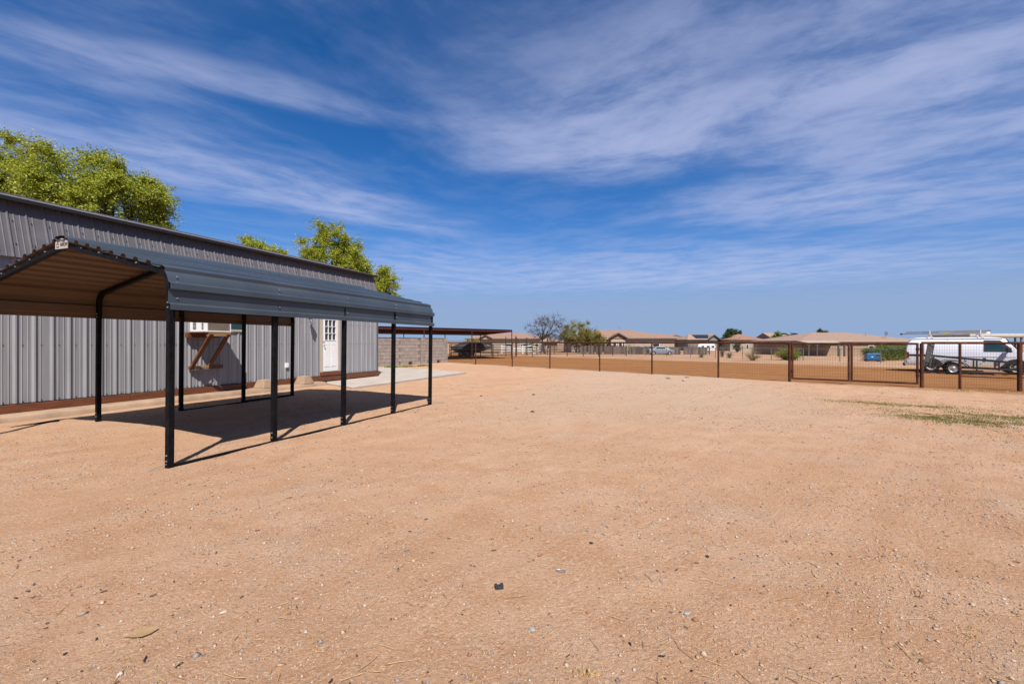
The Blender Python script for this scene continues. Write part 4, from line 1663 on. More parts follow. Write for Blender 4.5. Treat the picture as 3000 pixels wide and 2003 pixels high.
# ---------------------------------------------------------------- shade roof with the covered boat
def build_shade():
    O = Vector((-0.02, 46.5))
    gzr = float(ground_base(O.x, O.y))
    d = Vector((-0.69, -0.724))           # along the long near edge, to the left
    w = Vector((-0.40, 0.916))            # across
    LN, WD = 17.0, 9.5
    S = empty('shade_roof', (O.x, O.y, gzr), 'long low oxblood metal shade roof on thin posts beyond the block wall', 'shade structure')
    zn, zf = zat(967, O.y) - gzr, zat(967, O.y) - gzr - 0.22
    P = lambda a, b, z: ((d * a + w * b).x, (d * a + w * b).y, z)
    mb = MB()
    n = 70
    up, dn = [], []
    for t in (0, 1):
        r1, r2 = [], []
        for k in range(n * 2 + 1):
            a = LN * k / (n * 2)
            zz = (zn if t == 0 else zf) + (0.05 if k % 2 else 0.0)
            r1.append(P(a, WD * t - 0.1, zz))
            r2.append(P(a, WD * t - 0.1, zz - 0.02))
        up.append(r1)
        dn.append(r2)
    mb.grid(up).grid(dn)
    mb.build('roof_sheet', M['red_roof'], S)
    mb = MB()
    mb.beam(P(-0.05, 0, zn - 0.10), P(LN, 0, zn - 0.10), 0.06, 0.17)
    mb.build('front_beam', M['red_roof'], S)
    MB().beam(P(-0.03, 0, zn - 0.10), P(-0.03, WD, zf - 0.10), 0.06, 0.17).build('end_beam', M['red_roof'], S)
    MB().beam(P(0, WD, zf - 0.10), P(LN, WD, zf - 0.10), 0.06, 0.17).build('rear_beam', M['red_roof'], S)
    for b in (2.4, 4.7, 7.1):
        z = zn + (zf - zn) * b / WD
        MB().beam(P(0.02, b, z - 0.09), P(LN, b, z - 0.09), 0.05, 0.12).build('purlin', M['red_roof'], S)
    for a in (0.0, 5.4, 10.8, 16.2):
        MB().tube(P(a, 0.0, -0.2), P(a, 0.0, zn - 0.18), 0.045, 0.045, 8).build('post', M['pipe_paint'], S)
        MB().tube(P(a, WD, -0.2), P(a, WD, zf - 0.18), 0.045, 0.045, 8).build('post', M['pipe_paint'], S)


build_shade()


def build_boat():
    p = at(1382, 1043.5)
    rz = R(-8)
    B = empty('covered_boat', (p.x, p.y, p.z), 'motorboat under a dark grey cover on its trailer, below the shade roof', 'boat', rz)
    B.scale = (1.12, 1.1, 1.15)
    # local x: stern (-) to bow (+)
    sc = 4.3 / 4.5
    secs = [(-2.25, 0.75, 0.62, 1.02, 0.55), (-1.9, 0.95, 0.50, 1.20, 0.70), (-1.0, 1.0, 0.42, 1.55, 0.8), (0.0, 1.0, 0.42, 1.62, 0.8), (0.9, 0.92, 0.48, 1.48, 0.7),
            (1.6, 0.68, 0.62, 1.25, 0.5), (2.1, 0.34, 0.82, 1.08, 0.28), (2.35, 0.05, 0.98, 1.02, 0.04)]
    hull, cov = [], []
    for x, hw, zk, zt, r in secs:
        x *= sc
        zc = 1.0
        hull.append([(x, -hw, zc), (x, -hw * 0.9, (zk + zc) / 2 - 0.05), (x, 0, zk), (x, hw * 0.9, (zk + zc) / 2 - 0.05), (x, hw, zc)])
        cov.append([(x, -hw * 1.02, zc - 0.18), (x, -hw * 1.03, zc + 0.04), (x, -r * 0.75, zc + (zt - zc) * 0.75), (x, 0, zt),
                    (x, r * 0.75, zc + (zt - zc) * 0.75), (x, hw * 1.03, zc + 0.04), (x, hw * 1.02, zc - 0.18)])
    mb = MB().grid(hull)
    mb.add(hull[0], [tuple(range(5))])
    mb.build('hull', M['boat_hull'], B, True)
    mb = MB().grid(cov)
    mb.add(cov[0], [tuple(range(7))])
    mb.build('cover', M['boat'], B, True)
    fr = MB()
    for y in (-0.5, 0.5):
        fr.beam((-2.0, y, 0.42), (1.6, y * 0.8, 0.42), 0.07, 0.1)
        fr.beam((1.6, y * 0.8, 0.42), (3.0, 0, 0.42), 0.07, 0.1)
    for x in (-1.6, -0.4, 0.9):
        fr.beam((x, -0.8, 0.42), (x, 0.8, 0.42), 0.07, 0.08)
    for x in (-1.3, 0.8):
        for y in (-0.55, 0.55):
            fr.beam((x, y, 0.42), (x + 0.12, y * 1.3, 0.8), 0.06, 0.06)
    fr.tube((2.9, 0, 0.0), (2.9, 0, 0.55), 0.03)
    fr.build('trailer_frame', M['dark'], B)
    for x in (-0.95, -0.2):
        for y in (-0.95, 0.95):
            wheel(B, (x, y, 0.31), 0.31, 0.2, 'y', M['rim_dirty'])
        MB().beam((x - 0.36, -0.97, 0.68), (x + 0.36, -0.97, 0.68), 0.24, 0.03).build('fender', M['dark'], B)


def wheel(parent, c, r, w, axis, rim_m, spokes=True):
    """tyre with a rim as its sub-part"""
    c = Vector(c)
    mb = MB()
    n = 22
    prof = [(-0.5, 0.62), (-0.5, 0.90), (-0.36, 1.0), (0.36, 1.0), (0.5, 0.90), (0.5, 0.62)]

    def pt(a, t, q):
        return (q * r * math.cos(a), t * w, q * r * math.sin(a))
    rows = [[pt(2 * math.pi * k / n, t, q) for t, q in prof] for k in range(n + 1)]
    mb.grid(rows)
    ty = mb.build('tyre', M['rubber'], parent, True)
    ty.location = c
    mb = MB()
    rp = [(-0.48, 0.62), (-0.44, 0.58), (-0.30, 0.52), (-0.30, 0.30), (-0.40, 0.22), (-0.42, 0.0)]
    for sg in (1, -1):
        mb.grid([[pt(2 * math.pi * k / n, t * sg, q) for t, q in rp] for k in range(n + 1)])
    rim = mb.build('rim', rim_m, ty, True)
    if spokes:
        mb = MB()
        for k in range(8):
            a = 2 * math.pi * k / 8
            p = pt(a, -0.315, 0.44)
            q = pt(a, -0.30, 0.44)
            mb.tube(p, q, r * 0.058, r * 0.058, 8)
        mb.build('rim_holes', M['dark'], ty)
    return ty


build_boat()


# ---------------------------------------------------------------- van, trailer, ladder, generator
def build_van():
    rear = at(2728, 1089.5)
    WB = 3.32
    rz = R(-40.0)
    V = empty('cargo_van', (rear.x, rear.y, rear.z - 0.005), 'white cargo van parked behind the fence with a ladder rack', 'van', rz)
    # local: x forward from the rear axle, y: near side is negative, z up. near wheel face is at y=0
    H = zat(988.0, rear.y) - rear.z
    near, far = -0.02, 1.98
    k = WB / 3.5

    def sx(x):
        return x * k
    # body cross sections along x: (x, z_bottom, z_top, waist half inset at roof)
    top = [(-1.12, 0.50, 1.46), (-1.10, 0.46, 1.56), (-1.02, 0.44, H - 0.20), (-0.90, 0.44, H - 0.07), (-0.68, 0.44, H - 0.015), (-0.4, 0.44, H), (1.2, 0.44, H + 0.005), (2.5, 0.44, H),
           (2.95, 0.44, H - 0.03), (3.12, 0.44, H - 0.09), (3.42, 0.44, 1.52), (3.66, 0.44, 1.21), (3.8, 0.44, 1.16), (4.1, 0.44, 1.12), (4.45, 0.44, 1.03), (4.58, 0.45, 0.88), (4.62, 0.5, 0.7)]
    rows = []
    for x, zb, zt in top:
        x = sx(x)
        wl = 1.12                     # belt line height
        zt_ = zt

        def inset(z):
            if z < 0.55:
                return 0.03 + (0.55 - z) * 0.15
            if z > wl:
                return 0.0 + (z - wl) / (H - wl) * 0.15
            return 0.0
        zz = [zb, min(0.6, zt_), min(0.9, zt_), min(1.12, zt_), zt_ - max(0.09, 0.12 * 0.5) if zt_ > 1.25 else zt_ - 0.03]
        half = []
        for z in zz:
            half.append((inset(z), z))
        iz = inset(zz[-1])
        roof = [(iz + 0.06, zt_ - 0.03), (iz + 0.20, zt_ - 0.004), (iz + 0.55, zt_ + 0.012)]
        sect = half + roof
        row = [(x, near + i, z) for i, z in sect] + [(x, far - i, z) for i, z in reversed(sect)]
        rows.append(row)
    mb = MB().grid(rows)
    mb.add(rows[0], [tuple(range(len(rows[0])))])
    mb.add(rows[-1], [tuple(range(len(rows[-1])))])
    n = len(rows[0])
    mb.grid([[r[0] for r in rows], [r[-1] for r in rows]])
    body = mb.build('body', M['van_white'], V, True)
    # wheel arches: dark discs let into the side
    def arch(x):
        m_ = MB()
        pts = [(x + 0.50 * math.cos(a), max(0.40, 0.33 + 0.50 * math.sin(a))) for a in [math.pi * j / 14 for j in range(15)]]
        m_.prism(pts, 1, near - 0.012, near + 0.25)
        m_.build('wheel_arch', M['dark'], V)
    for x in (0.0, WB):
        arch(x)
        wheel(V, (x, near + 0.075, 0.375), 0.375, 0.24, 'y', M['rim_dirty'])
        wheel(V, (x, far - 0.09, 0.375), 0.375, 0.24, 'y', M['rim_dirty'])

    def yside(z):
        return near + (max(0.0, (z - 1.12) / (H - 1.12) * 0.15))

    def side_poly(name, pts, m, off, parent=V):
        vs = [(x, yside(z) - off, z) for x, z in pts]
        vb = [(x, yside(z) + 0.02, z) for x, z in pts]
        q = len(pts)
        return MB().add(vs + vb, [tuple(range(q))] + [(i, (i + 1) % q, q + (i + 1) % q, q + i) for i in range(q)]).build(name, m, parent)
    # cab door window, frame and quarter glass
    side_poly('window_frame', [(sx(2.22), 1.20), (sx(2.24), H - 0.17), (sx(2.90), H - 0.175), (sx(3.30), 1.42), (sx(3.38), 1.20)], M['dark'], 0.006)
    side_poly('side_window', [(sx(2.30), 1.255), (sx(2.32), H - 0.23), (sx(2.86), H - 0.235), (sx(3.02), 1.47), (sx(3.04), 1.255)], M['glass_green'], 0.011)
    side_poly('quarter_window', [(sx(3.09), 1.235), (sx(3.07), 1.46), (sx(3.24), 1.40), (sx(3.32), 1.235)], M['glass'], 0.011)
    # panel gaps
    for x, z0, z1 in ((sx(2.12), 0.50, H - 0.12), (sx(3.50), 0.50, 1.16), (sx(1.35), 0.50, H - 0.12), (sx(0.72), 0.60, H - 0.12)):
        side_poly('door_gap', [(x - 0.006, z0), (x - 0.006, z1), (x + 0.006, z1), (x + 0.006, z0)], M['dark'], 0.004)
    side_poly('side_moulding', [(sx(-1.0), 0.93), (sx(-1.0), 0.955), (sx(3.5), 0.955), (sx(3.5), 0.93)], M['van_white'], 0.016)
    side_poly('rocker', [(sx(0.62), 0.40), (sx(0.62), 0.50), (sx(2.92), 0.50), (sx(2.92), 0.40)], M['cream'], 0.010)
    side_poly('roof_gutter', [(sx(-0.95), H - 0.085), (sx(-0.95), H - 0.06), (sx(2.95), H - 0.06), (sx(3.02), H - 0.085)], M['van_white'], 0.03)
    for x in (sx(1.43), sx(2.20)):
        side_poly('handle_recess', [(x, 0.73), (x, 0.87), (x + 0.13, 0.87), (x + 0.13, 0.73)], M['dark'], 0.006)
        MB().bbox((x + 0.02, near - 0.035, 0.715), (x + 0.125, near - 0.008, 0.75)).build('door_handle', M['van_white'], V)
    # mirror
    m_ = MB().bbox((sx(3.12), near - 0.36, 1.18), (sx(3.12) + 0.16, near - 0.10, 1.44))
    mir = m_.build('mirror', M['dark'], V, bevel=0.03)
    MB().beam((sx(3.2), near - 0.12, 1.26), (sx(3.2), near + 0.02, 1.24), 0.05, 0.05).build('mirror_arm', M['dark'], mir)
    # windscreen and rear light, bumper
    MB().add([(sx(3.15), near + 0.22, H - 0.12), (sx(3.15), far - 0.22, H - 0.12), (sx(3.655), far - 0.10, 1.235), (sx(3.655), near + 0.10, 1.235),
              (sx(3.13), near + 0.22, H - 0.14), (sx(3.13), far - 0.22, H - 0.14), (sx(3.635), far - 0.10, 1.215), (sx(3.635), near + 0.10, 1.215)],
             [(0, 1, 2, 3), (4, 7, 6, 5), (0, 4, 5, 1), (1, 5, 6, 2), (2, 6, 7, 3), (3, 7, 4, 0)]).build('windscreen', M['glass'], V).location = (0.02, 0, 0.02)
    MB().bbox((sx(-1.10) - 0.03, near - 0.006, 0.80), (sx(-1.02), near + 0.14, 1.16)).build('tail_light', M['tail'], V)
    MB().bbox((sx(-1.03) - 0.04, near - 0.0065, 0.72), (sx(-0.96), near + 0.13, 0.80)).build('reverse_light', M['cream'], V)
    MB().bbox((sx(-1.24), near + 0.03, 0.40), (sx(-0.62), far - 0.03, 0.57)).build('rear_bumper', M['rim'], V, bevel=0.03)
    MB().bbox((sx(-1.30), near + 0.10, 0.34), (sx(-1.18), far - 0.1, 0.47)).build('step', M['dark'], V)
    MB().bbox((sx(4.50), near - 0.01, 0.38), (sx(4.72), far + 0.01, 0.60)).build('front_bumper', M['rim'], V, bevel=0.03)
    MB().bbox((sx(4.45), near - 0.004, 0.72), (sx(4.60), near + 0.2, 0.92)).build('headlight', M['alu'], V)
    # roof rack bars
    for x in (sx(-0.05), sx(2.12)):
        rk = MB()
        rk.beam((x, near + 0.10, H + 0.16), (x, far - 0.10, H + 0.16), 0.05, 0.05)
        for y in (near + 0.17, far - 0.17):
            rk.beam((x - 0.10, y, H - 0.03), (x, y, H + 0.15), 0.05, 0.04)
            rk.beam((x + 0.14, y, H - 0.03), (x, y, H + 0.15), 0.05, 0.04)
        rk.beam((x, near + 0.12, H + 0.14), (x, near + 0.12, H + 0.40), 0.04, 0.04)
        rk.build('roof_rack', M['white'], V)
    # ladder on the rack
    Lz = H + 0.30
    inv = Matrix.Rotation(rz, 3, 'Z')
    lp = inv @ Vector((sx(-1.35), near + 0.28, 0))
    Ld = empty('extension_ladder', (rear.x + lp.x, rear.y + lp.y, rear.z + H + 0.19), 'aluminium extension ladder tied on the van roof rack', 'ladder', rz)
    ln = sx(3.92)
    for y in (0.0, 0.42):
        for dz in (0.0, 0.095):
            MB().beam((0.0 if dz == 0 else 0.18, y + dz * 0.3, 0.02 + dz), (ln - (0.2 if dz == 0 else 0), y + dz * 0.3, 0.02 + dz + 0.05), 0.03, 0.075).build('rail', M['alu'], Ld)
    for j in range(13):
        x = 0.12 + j * (ln - 0.3) / 12
        MB().tube((x, 0.0, 0.03 + 0.05 * x / ln), (x, 0.42, 0.03 + 0.05 * x / ln), 0.016, 0.016, 6).build('rung', M['alu'], Ld)
    MB().bbox((-0.09, -0.02, -0.03), (0.02, 0.45, 0.06)).build('foot', M['dark'], Ld)
    MB().bbox((sx(1.95), -0.022, 0.03), (sx(2.10), -0.016, 0.11)).build('sticker', M['yellow'], Ld)
    # bundle of tubes on the rack
    tp = inv @ Vector((sx(0.4), near + 0.9, 0))
    Tu = empty('conduit_bundle', (rear.x + tp.x, rear.y + tp.y, rear.z + H + 0.19), 'white conduit tubes lying on the van rack under the ladder', 'tubes', rz)
    for j in range(4):
        MB().tube((0, j * 0.11, 0.05), (sx(2.2), j * 0.11, 0.05), 0.05, 0.05, 8).build('tube', M['white'], Tu, True)
    return rear, rz


build_van()


def build_trailer():
    a = at(2793, 1096.5)
    rz = R(-39.0)
    T = empty('flatbed_trailer', (a.x, a.y, a.z), 'black tilt bed trailer with a raised ramp, parked in front of the van', 'trailer', rz)
    wheel(T, (0, 0.10, 0.32), 0.32, 0.2, 'y', M['rim'])
    wheel(T, (0, 1.55, 0.32), 0.32, 0.2, 'y', M['rim'])
    MB().tube((0, 0.1, 0.32), (0, 1.55, 0.32), 0.04).build('axle', M['trailer'], T)
    for y in (-0.05, 1.50):
        mb = MB()
        pts = [(-0.52, 0.42), (-0.42, 0.62), (-0.22, 0.70), (0.22, 0.70), (0.46, 0.58), (0.66, 0.36)]
        for p, q in zip(pts[:-1], pts[1:]):
            mb.beam((p[0], y + 0.13, p[1]), (q[0], y + 0.13, q[1]), 0.03, 0.26, up=(0, 1, 0))
        mb.build('fender', M['trailer'], T)
    # sloping deck rails: high at the rear, low at the front
    for y in (0.30, 1.36):
        MB().beam((-1.75, y, 0.98), (-0.9, y, 0.97), 0.06, 0.10).build('deck_rail', M['trailer'], T)
        MB().beam((-0.9, y, 0.97), (2.6, y, 0.62), 0.06, 0.10).build('deck_rail', M['trailer'], T)
        for x, z in ((-0.75, 0.9), (0.9, 0.75), (1.7, 0.66), (2.5, 0.58)):
            MB().beam((x, y, 0.24), (x, y, z), 0.08, 0.06).build('stake', M['trailer'], T)
        MB().beam((-1.1, y, 0.40), (3.4, y * 0.9 + 0.08, 0.26), 0.06, 0.09).build('chassis_rail', M['trailer'], T)
    for k in range(9):
        x = -0.8 + k * 0.4
        MB().beam((x, 0.33, 0.955 - (x + 0.9) * 0.1), (x, 1.33, 0.955 - (x + 0.9) * 0.1), 0.16, 0.03).build('deck_board', M['ramp'], T)
    MB().beam((3.4, 0.36, 0.26), (4.4, 0.83, 0.30), 0.07, 0.08).beam((3.4, 1.30, 0.26), (4.4, 0.83, 0.30), 0.07, 0.08).build('tongue', M['trailer'], T)
    # upright loading ramp at the rear: a folded steel plate in a frame
    mb = MB()
    for x in (-0.12, 0.12):
        mb.beam((-1.02 + x, 0.20, 0.40), (-0.86 + x, 0.16, 1.60), 0.05, 0.05)
    mb.beam((-1.02 - 0.12 + 0.155, 0.16, 1.575), (-1.02 + 0.12 + 0.155, 0.16, 1.575), 0.05, 0.05)
    mb.build('ramp_frame', M['ramp'], T)
    MB().beam((-1.02, 0.195, 0.62), (-0.868, 0.165, 1.55), 0.012, 0.19, up=(1, 0, 0)).build('ramp_plate', M['ramp'], T)
    MB().bbox((-0.62, 0.02, 0.50), (-0.54, 0.06, 0.58)).build('marker_light', M['tail'], T)
    # long steel channels lying on the ground
    for (u0, v0, u1, v1, lab) in ((2613, 1085.5, 2880, 1090.0, 'long dark steel channel on the ground under the van'),
                                  (2680, 1092.0, 2912, 1100.5, 'long dark steel channel on the ground in front of the trailer wheel')):
        p, q = at(u0, v0), at(u1, v1)
        o = empty('steel_channel', (p.x, p.y, p.z), lab, 'steel beam')
        dv = q - p
        MB().beam((0, 0, 0.05), (dv.x, dv.y, dv.z + 0.05), 0.10, 0.025).beam((0, 0.0, 0.085), (dv.x, dv.y, dv.z + 0.085), 0.025, 0.05).build('channel', M['trailer'], o)


build_trailer()


def build_generator():
    p = at(2557, 1058.5)
    G = empty('generator', (p.x, p.y, p.z), 'blue engine driven welder generator on skids in the paddock', 'generator', R(-20))
    MB().bbox((-0.62, -0.35, 0.20), (0.62, 0.35, 0.82)).build('body', M['blue'], G, bevel=0.02)
    MB().bbox((-0.55, -0.30, 0.82), (-0.30, 0.30, 0.86)).bbox((-0.12, -0.30, 0.82), (0.60, 0.30, 0.86)).build('lid', M['blue'], G, bevel=0.01)
    MB().bbox((0.17, -0.358, 0.33), (0.60, -0.351, 0.70)).build('control_panel', M['dark'], G)
    mb = MB()
    for x in (0.25, 0.38, 0.50):
        mb.tube((x, -0.358, 0.45), (x, -0.375, 0.45), 0.028, 0.024, 8)
    mb.build('sockets', M['ac_white'], G)
    MB().bbox((-0.26, -0.356, 0.46), (-0.08, -0.3515, 0.52)).build('badge', M['white'], G)
    MB().tube((-0.2, 0, 0.86), (-0.2, 0, 0.93), 0.035, 0.035, 8).build('exhaust', M['dark'], G)
    for y in (-0.28, 0.28):
        MB().bbox((-0.66, y - 0.05, 0.06), (0.9, y + 0.05, 0.195)).build('skid', M['trailer'], G)
    for x in (-0.5, 0.5):
        MB().bbox((x - 0.08, -0.34, -0.02), (x + 0.08, 0.34, 0.058)).build('block', M['timber'], G)


build_generator()


# ---------------------------------------------------------------- far pipe fence and corrals
def build_far_fence():
    pts = [at(u, v) for u, v in ((1831, 1041.5), (1891, 1043), (1953, 1045), (2023, 1047.3), (2096, 1049.2), (2175, 1051.0), (2259.5, 1053.4), (2353, 1056), (2460, 1059.3), (2580, 1063), (2720, 1068))]
    o = pts[0].copy()
    F = empty('galvanised_fence', o, 'thin grey galvanised pipe fence along the far side of the paddock', 'fence')
    L = [p - o for p in pts]
    H = 1.30
    for p in L:
        MB().tube((p.x, p.y, p.z - 0.2), (p.x, p.y, p.z + H), 0.040, 0.040, 8).build('post', M['galv'], F)
    for a, b in zip(L[:-1], L[1:]):
        for h in (H, H - 0.16):
            MB().tube((a.x, a.y, a.z + h), (b.x, b.y, b.z + h), 0.026 if h == H else 0.012, None, 6).build('rail', M['galv'], F)


build_far_fence()


def corral_panel_mesh(w, h, nr):
    parts = []
    mb = MB()
    for x in (0, w):
        mb.tube((x, 0, 0.0), (x, 0, h), 0.035, 0.035, 6)
    parts.append(('upright', mb))
    mb = MB()
    for k in range(nr):
        z = 0.25 + (h - 0.27) * k / (nr - 1)
        mb.tube((0, 0, z), (w, 0, z), 0.022, 0.022, 5)
    for x in (w / 3, 2 * w / 3):
        mb.tube((x, 0.01, 0.25), (x, 0.01, h - 0.02), 0.015, 0.015, 4)
    parts.append(('rails', mb))
    return parts


def build_corrals():
    W = 3.2
    RUN_LAB = ['brown livestock panel from the left, in the row behind the covered boat', 'brown livestock panel from the left, in the row before the covered boat',
               'brown livestock panel from the left, in the nearest row of pens', 'brown livestock panel from the left, in the second row of pens',
               'brown livestock panel from the left, below the shade roof end', 'low brown livestock panel from the left, in the farthest row']
    ORD = ['first', 'second', 'third', 'fourth', 'fifth', 'sixth', 'seventh']
    runs = [((1322, 1044.0), (1440, 1042.0), 2), ((1318, 1050.5), (1500, 1047.5), 3), ((1560, 1045), (1835, 1042.5), 6), ((1585, 1038), (1790, 1036), 6), ((1440, 1041.5), (1560, 1044.5), 2), ((1690, 1034.5), (1905, 1033.5), 5)]
    first = None
    for r_i, (a, b, n) in enumerate(runs):
        A, Bp = at(*a), at(*b)
        for k in range(n):
            p = A.lerp(Bp, k / n)
            q = A.lerp(Bp, (k + 1) / n)
            w = (q - p).length
            d = q - p
            gate_tall = (k % 3 == 1)
            o = empty('corral_panel', (p.x, p.y, p.z), ORD[k] + ' ' + RUN_LAB[r_i], 'corral panel', math.atan2(d.y, d.x),
                      group='brown corral panels behind the paddock')
            h = 1.45 if r_i != 5 else 1.3
            for x in (0, w):
                MB().tube((x, 0, -0.1), (x, 0, h), 0.050, 0.050, 6).build('upright', M['corral'], o)
            for j in range(5):
                z = 0.30 + (h - 0.33) * j / 4
                MB().tube((0, 0, z), (w, 0, z), 0.034, 0.034, 5).build('rail', M['corral'], o)
            if gate_tall and r_i in (2, 3):
                for x in (0.02, w * 0.55):
                    MB().tube((x, 0, h - 0.05), (x, 0, 2.55), 0.03, 0.03, 5).build('gate_upright', M['corral'], o)
                MB().tube((0.02, 0, 2.55), (w * 0.55, 0, 2.55), 0.03, 0.03, 5).build('gate_header', M['corral'], o)
    # tall paired steel posts
    for i, (u, v) in enumerate(((1482, 1043), (1511, 1046), (1514, 1042), (1541, 1040), (1544, 1041), (1573, 1039), (1604, 1040))):
        p = at(u, v)
        o = MB().tube((0, 0, -0.1), (0, 0, 2.45), 0.055, 0.055, 8).bbox((-0.06, -0.06, 2.451), (0.06, 0.06, 2.47)).build('steel_post', M['corral'])
        o.location = p
        tag(o, ORD[i] + ' from the left of the tall dark steel posts among the pens', 'post', 'tall steel posts among the pens')


build_corrals()


def white_fence():
    a, b = at(1470, 1036.0), at(1588, 1035.0)
    F = empty('white_rail_fence', a, 'white plank fence with a fallen rail beyond the pens', 'fence')
    d = b - a
    n = 4
    for k in range(n + 1):
        p = d * (k / n)
        MB().bbox((p.x - 0.09, p.y - 0.09, p.z), (p.x + 0.09, p.y + 0.09, p.z + 1.45)).build('post', M['white'], F)
    for k in range(n):
        p, q = d * (k / n), d * ((k + 1) / n)
        for h in (0.40, 0.78, 1.18):
            dz = -0.35 if (k == 1 and h > 1) or (k == 3 and h < 0.5) else 0.0
            MB().beam((p.x, p.y - 0.1, p.z + h + dz), (q.x, q.y - 0.1, q.z + h + (0.25 if k == 2 and h > 1 else 0)), 0.04, 0.17).build('rail', M['white'], F)


white_fence()


# ---------------------------------------------------------------- houses
def hip_roof(mb, x0, x1, y0, y1, ze, zr, inset=None, gable_l=False, gable_r=False):
    ym = (y0 + y1) / 2
    ins = (y1 - y0) / 2 if inset is None else inset
    a = x0 + (0 if gable_l else ins)
    b = x1 - (0 if gable_r else ins)
    vs = [(x0, y0, ze), (x1, y0, ze), (x1, y1, ze), (x0, y1, ze), (a, ym, zr), (b, ym, zr)]
    mb.add(vs, [(0, 1, 5, 4), (1, 2, 5), (2, 3, 4, 5), (3, 0, 4), (0, 3, 2, 1)])


def window(parent, x, z, w, h, y=-0.02, fm='white', gm='glass'):
    mb = MB()
    t = 0.09
    mb.bbox((x, y - 0.05, z), (x + w, y + 0.02, z + t)).bbox((x, y - 0.05, z + h - t), (x + w, y + 0.02, z + h))
    mb.bbox((x, y - 0.05, z + t), (x + t, y + 0.02, z + h - t)).bbox((x + w - t, y - 0.05, z + t), (x + w, y + 0.02, z + h - t))
    f = mb.build('window', M[fm], parent)
    MB().bbox((x + t, y - 0.015, z + t), (x + w - t, y + 0.01, z + h - t)).build('pane', M[gm], f)


def house(label, u0, u1, Y, v_eave, v_ridge, depth, wall, tile, fascia='fascia', rz=0.0, oh=0.5, inset=None, gl=False, gr=False, wins=()):
    A, B = col_at(u0, Y), col_at(u1, Y)
    w = B.x - A.x
    g = min(A.z, B.z)
    ze, zr = zat(v_eave, Y - oh) - g, zat(v_ridge, Y + depth / 2) - g
    H = empty('house', (A.x, Y, g), label, 'house', rz)
    MB().bbox((oh, 0.0, -0.3), (w - oh, depth, ze - 0.03)).build('wall', M[wall], H)
    mb = MB()
    hip_roof(mb, 0, w, -oh, depth + oh, ze, zr, inset, gl, gr)
    rf = mb.build('roof', M[tile], H)
    fb = MB()
    fb.bbox((0.0, -oh - 0.03, ze - 0.22), (w, -oh + 0.02, ze + 0.01)).bbox((-0.03, -oh, ze - 0.22), (0.02, depth + oh, ze + 0.01)).bbox((w - 0.02, -oh, ze - 0.22), (w + 0.03, depth + oh, ze + 0.01))
    fb.build('fascia', M[fascia], H)
    for (x, z, ww, hh) in wins:
        window(H, x, z, ww, hh)
    return H, w, ze, zr, g


# main house with patio
H, w, ze, zr, g = house('wide beige house with rose tile hip roof and shaded patio', 1668, 1982, 104, 990.5, 967, 16, 'stucco', 'tile_rose', wins=((2.0, 0.9, 1.2, 1.3), (19.0, 1.4, 1.6, 0.8)))
gx = (1807 - 1668) / FPX * 104


def gable(H, x, wd, ze, hz, yf, yb, tile, wall, fas='fascia'):
    mb = MB()
    mb.add([(x - wd / 2, yf, ze), (x + wd / 2, yf, ze), (x, yf, ze + hz), (x - wd / 2, yb, ze), (x + wd / 2, yb, ze), (x, yb, ze + hz)],
           [(0, 2, 5, 3), (1, 4, 5, 2), (3, 5, 4)])
    mb.build('gable_roof', M[tile], H)
    MB().add([(x - wd / 2 + 0.4, yf + 0.35, ze - 0.1), (x + wd / 2 - 0.4, yf + 0.35, ze - 0.1), (x, yf + 0.35, ze + hz - 0.22)], [(0, 1, 2)]).build('gable_face', M[wall], H)
    fb = MB()
    fb.beam((x - wd / 2 - 0.1, yf, ze - 0.02), (x, yf, ze + hz + 0.02), 0.25, 0.16, up=(0, 1, 0))
    fb.beam((x + wd / 2 + 0.1, yf, ze - 0.02), (x, yf, ze + hz + 0.02), 0.25, 0.16, up=(0, 1, 0))
    fb.build('bargeboard', M[fas], H)


gable(H, gx, 4.2, ze - 0.05, 1.15, -1.6, 5, 'tile_rose', 'tile_rose')
MB().bbox((gx - 1.6, -1.2, 0), (gx + 1.7, -0.02, ze - 0.25)).build('entry_bay', M['stucco'], H)
for x in (-1.2, 0.1, 1.0):
    window(H, gx + x, 1.0, 0.85 if x < 1 else 0.5, 1.3, -1.22)
# patio shade painted as a flat dark panel, and posts, on the left half
MB().bbox((2.2, -0.04, -0.1), (gx - 2.0, -0.005, ze - 0.45)).build('patio_shade_panel', M['dark'], H)
for x in (2.2, 5.2, 8.0):
    MB().bbox((x, -0.55, -0.1), (x + 0.42, -0.1, ze - 0.25)).build('patio_pillar', M['stucco'], H)
MB().bbox((0.2, -0.75, ze - 0.28), (gx - 2.1, -0.48, ze - 0.05)).build('patio_beam', M['fascia_light'], H)
# second roof mass to the right, a little lower
mb = MB()
hip_roof(mb, w * 0.50, w + 3.0, 1.5, 15, ze - 0.05, zr - 0.75, 5.0)
mb.build('wing_roof', M['tile_rose'], H)
MB().tube((w * 0.54, 8, zr - 0.2), (w * 0.54, 8, zr + 0.7), 0.03, 0.03, 6).tube((w * 0.54 - 0.2, 8, zr + 0.75), (w * 0.54 + 0.3, 8, zr + 0.55), 0.05, 0.05, 6).build('aerial', M['galv'], H)

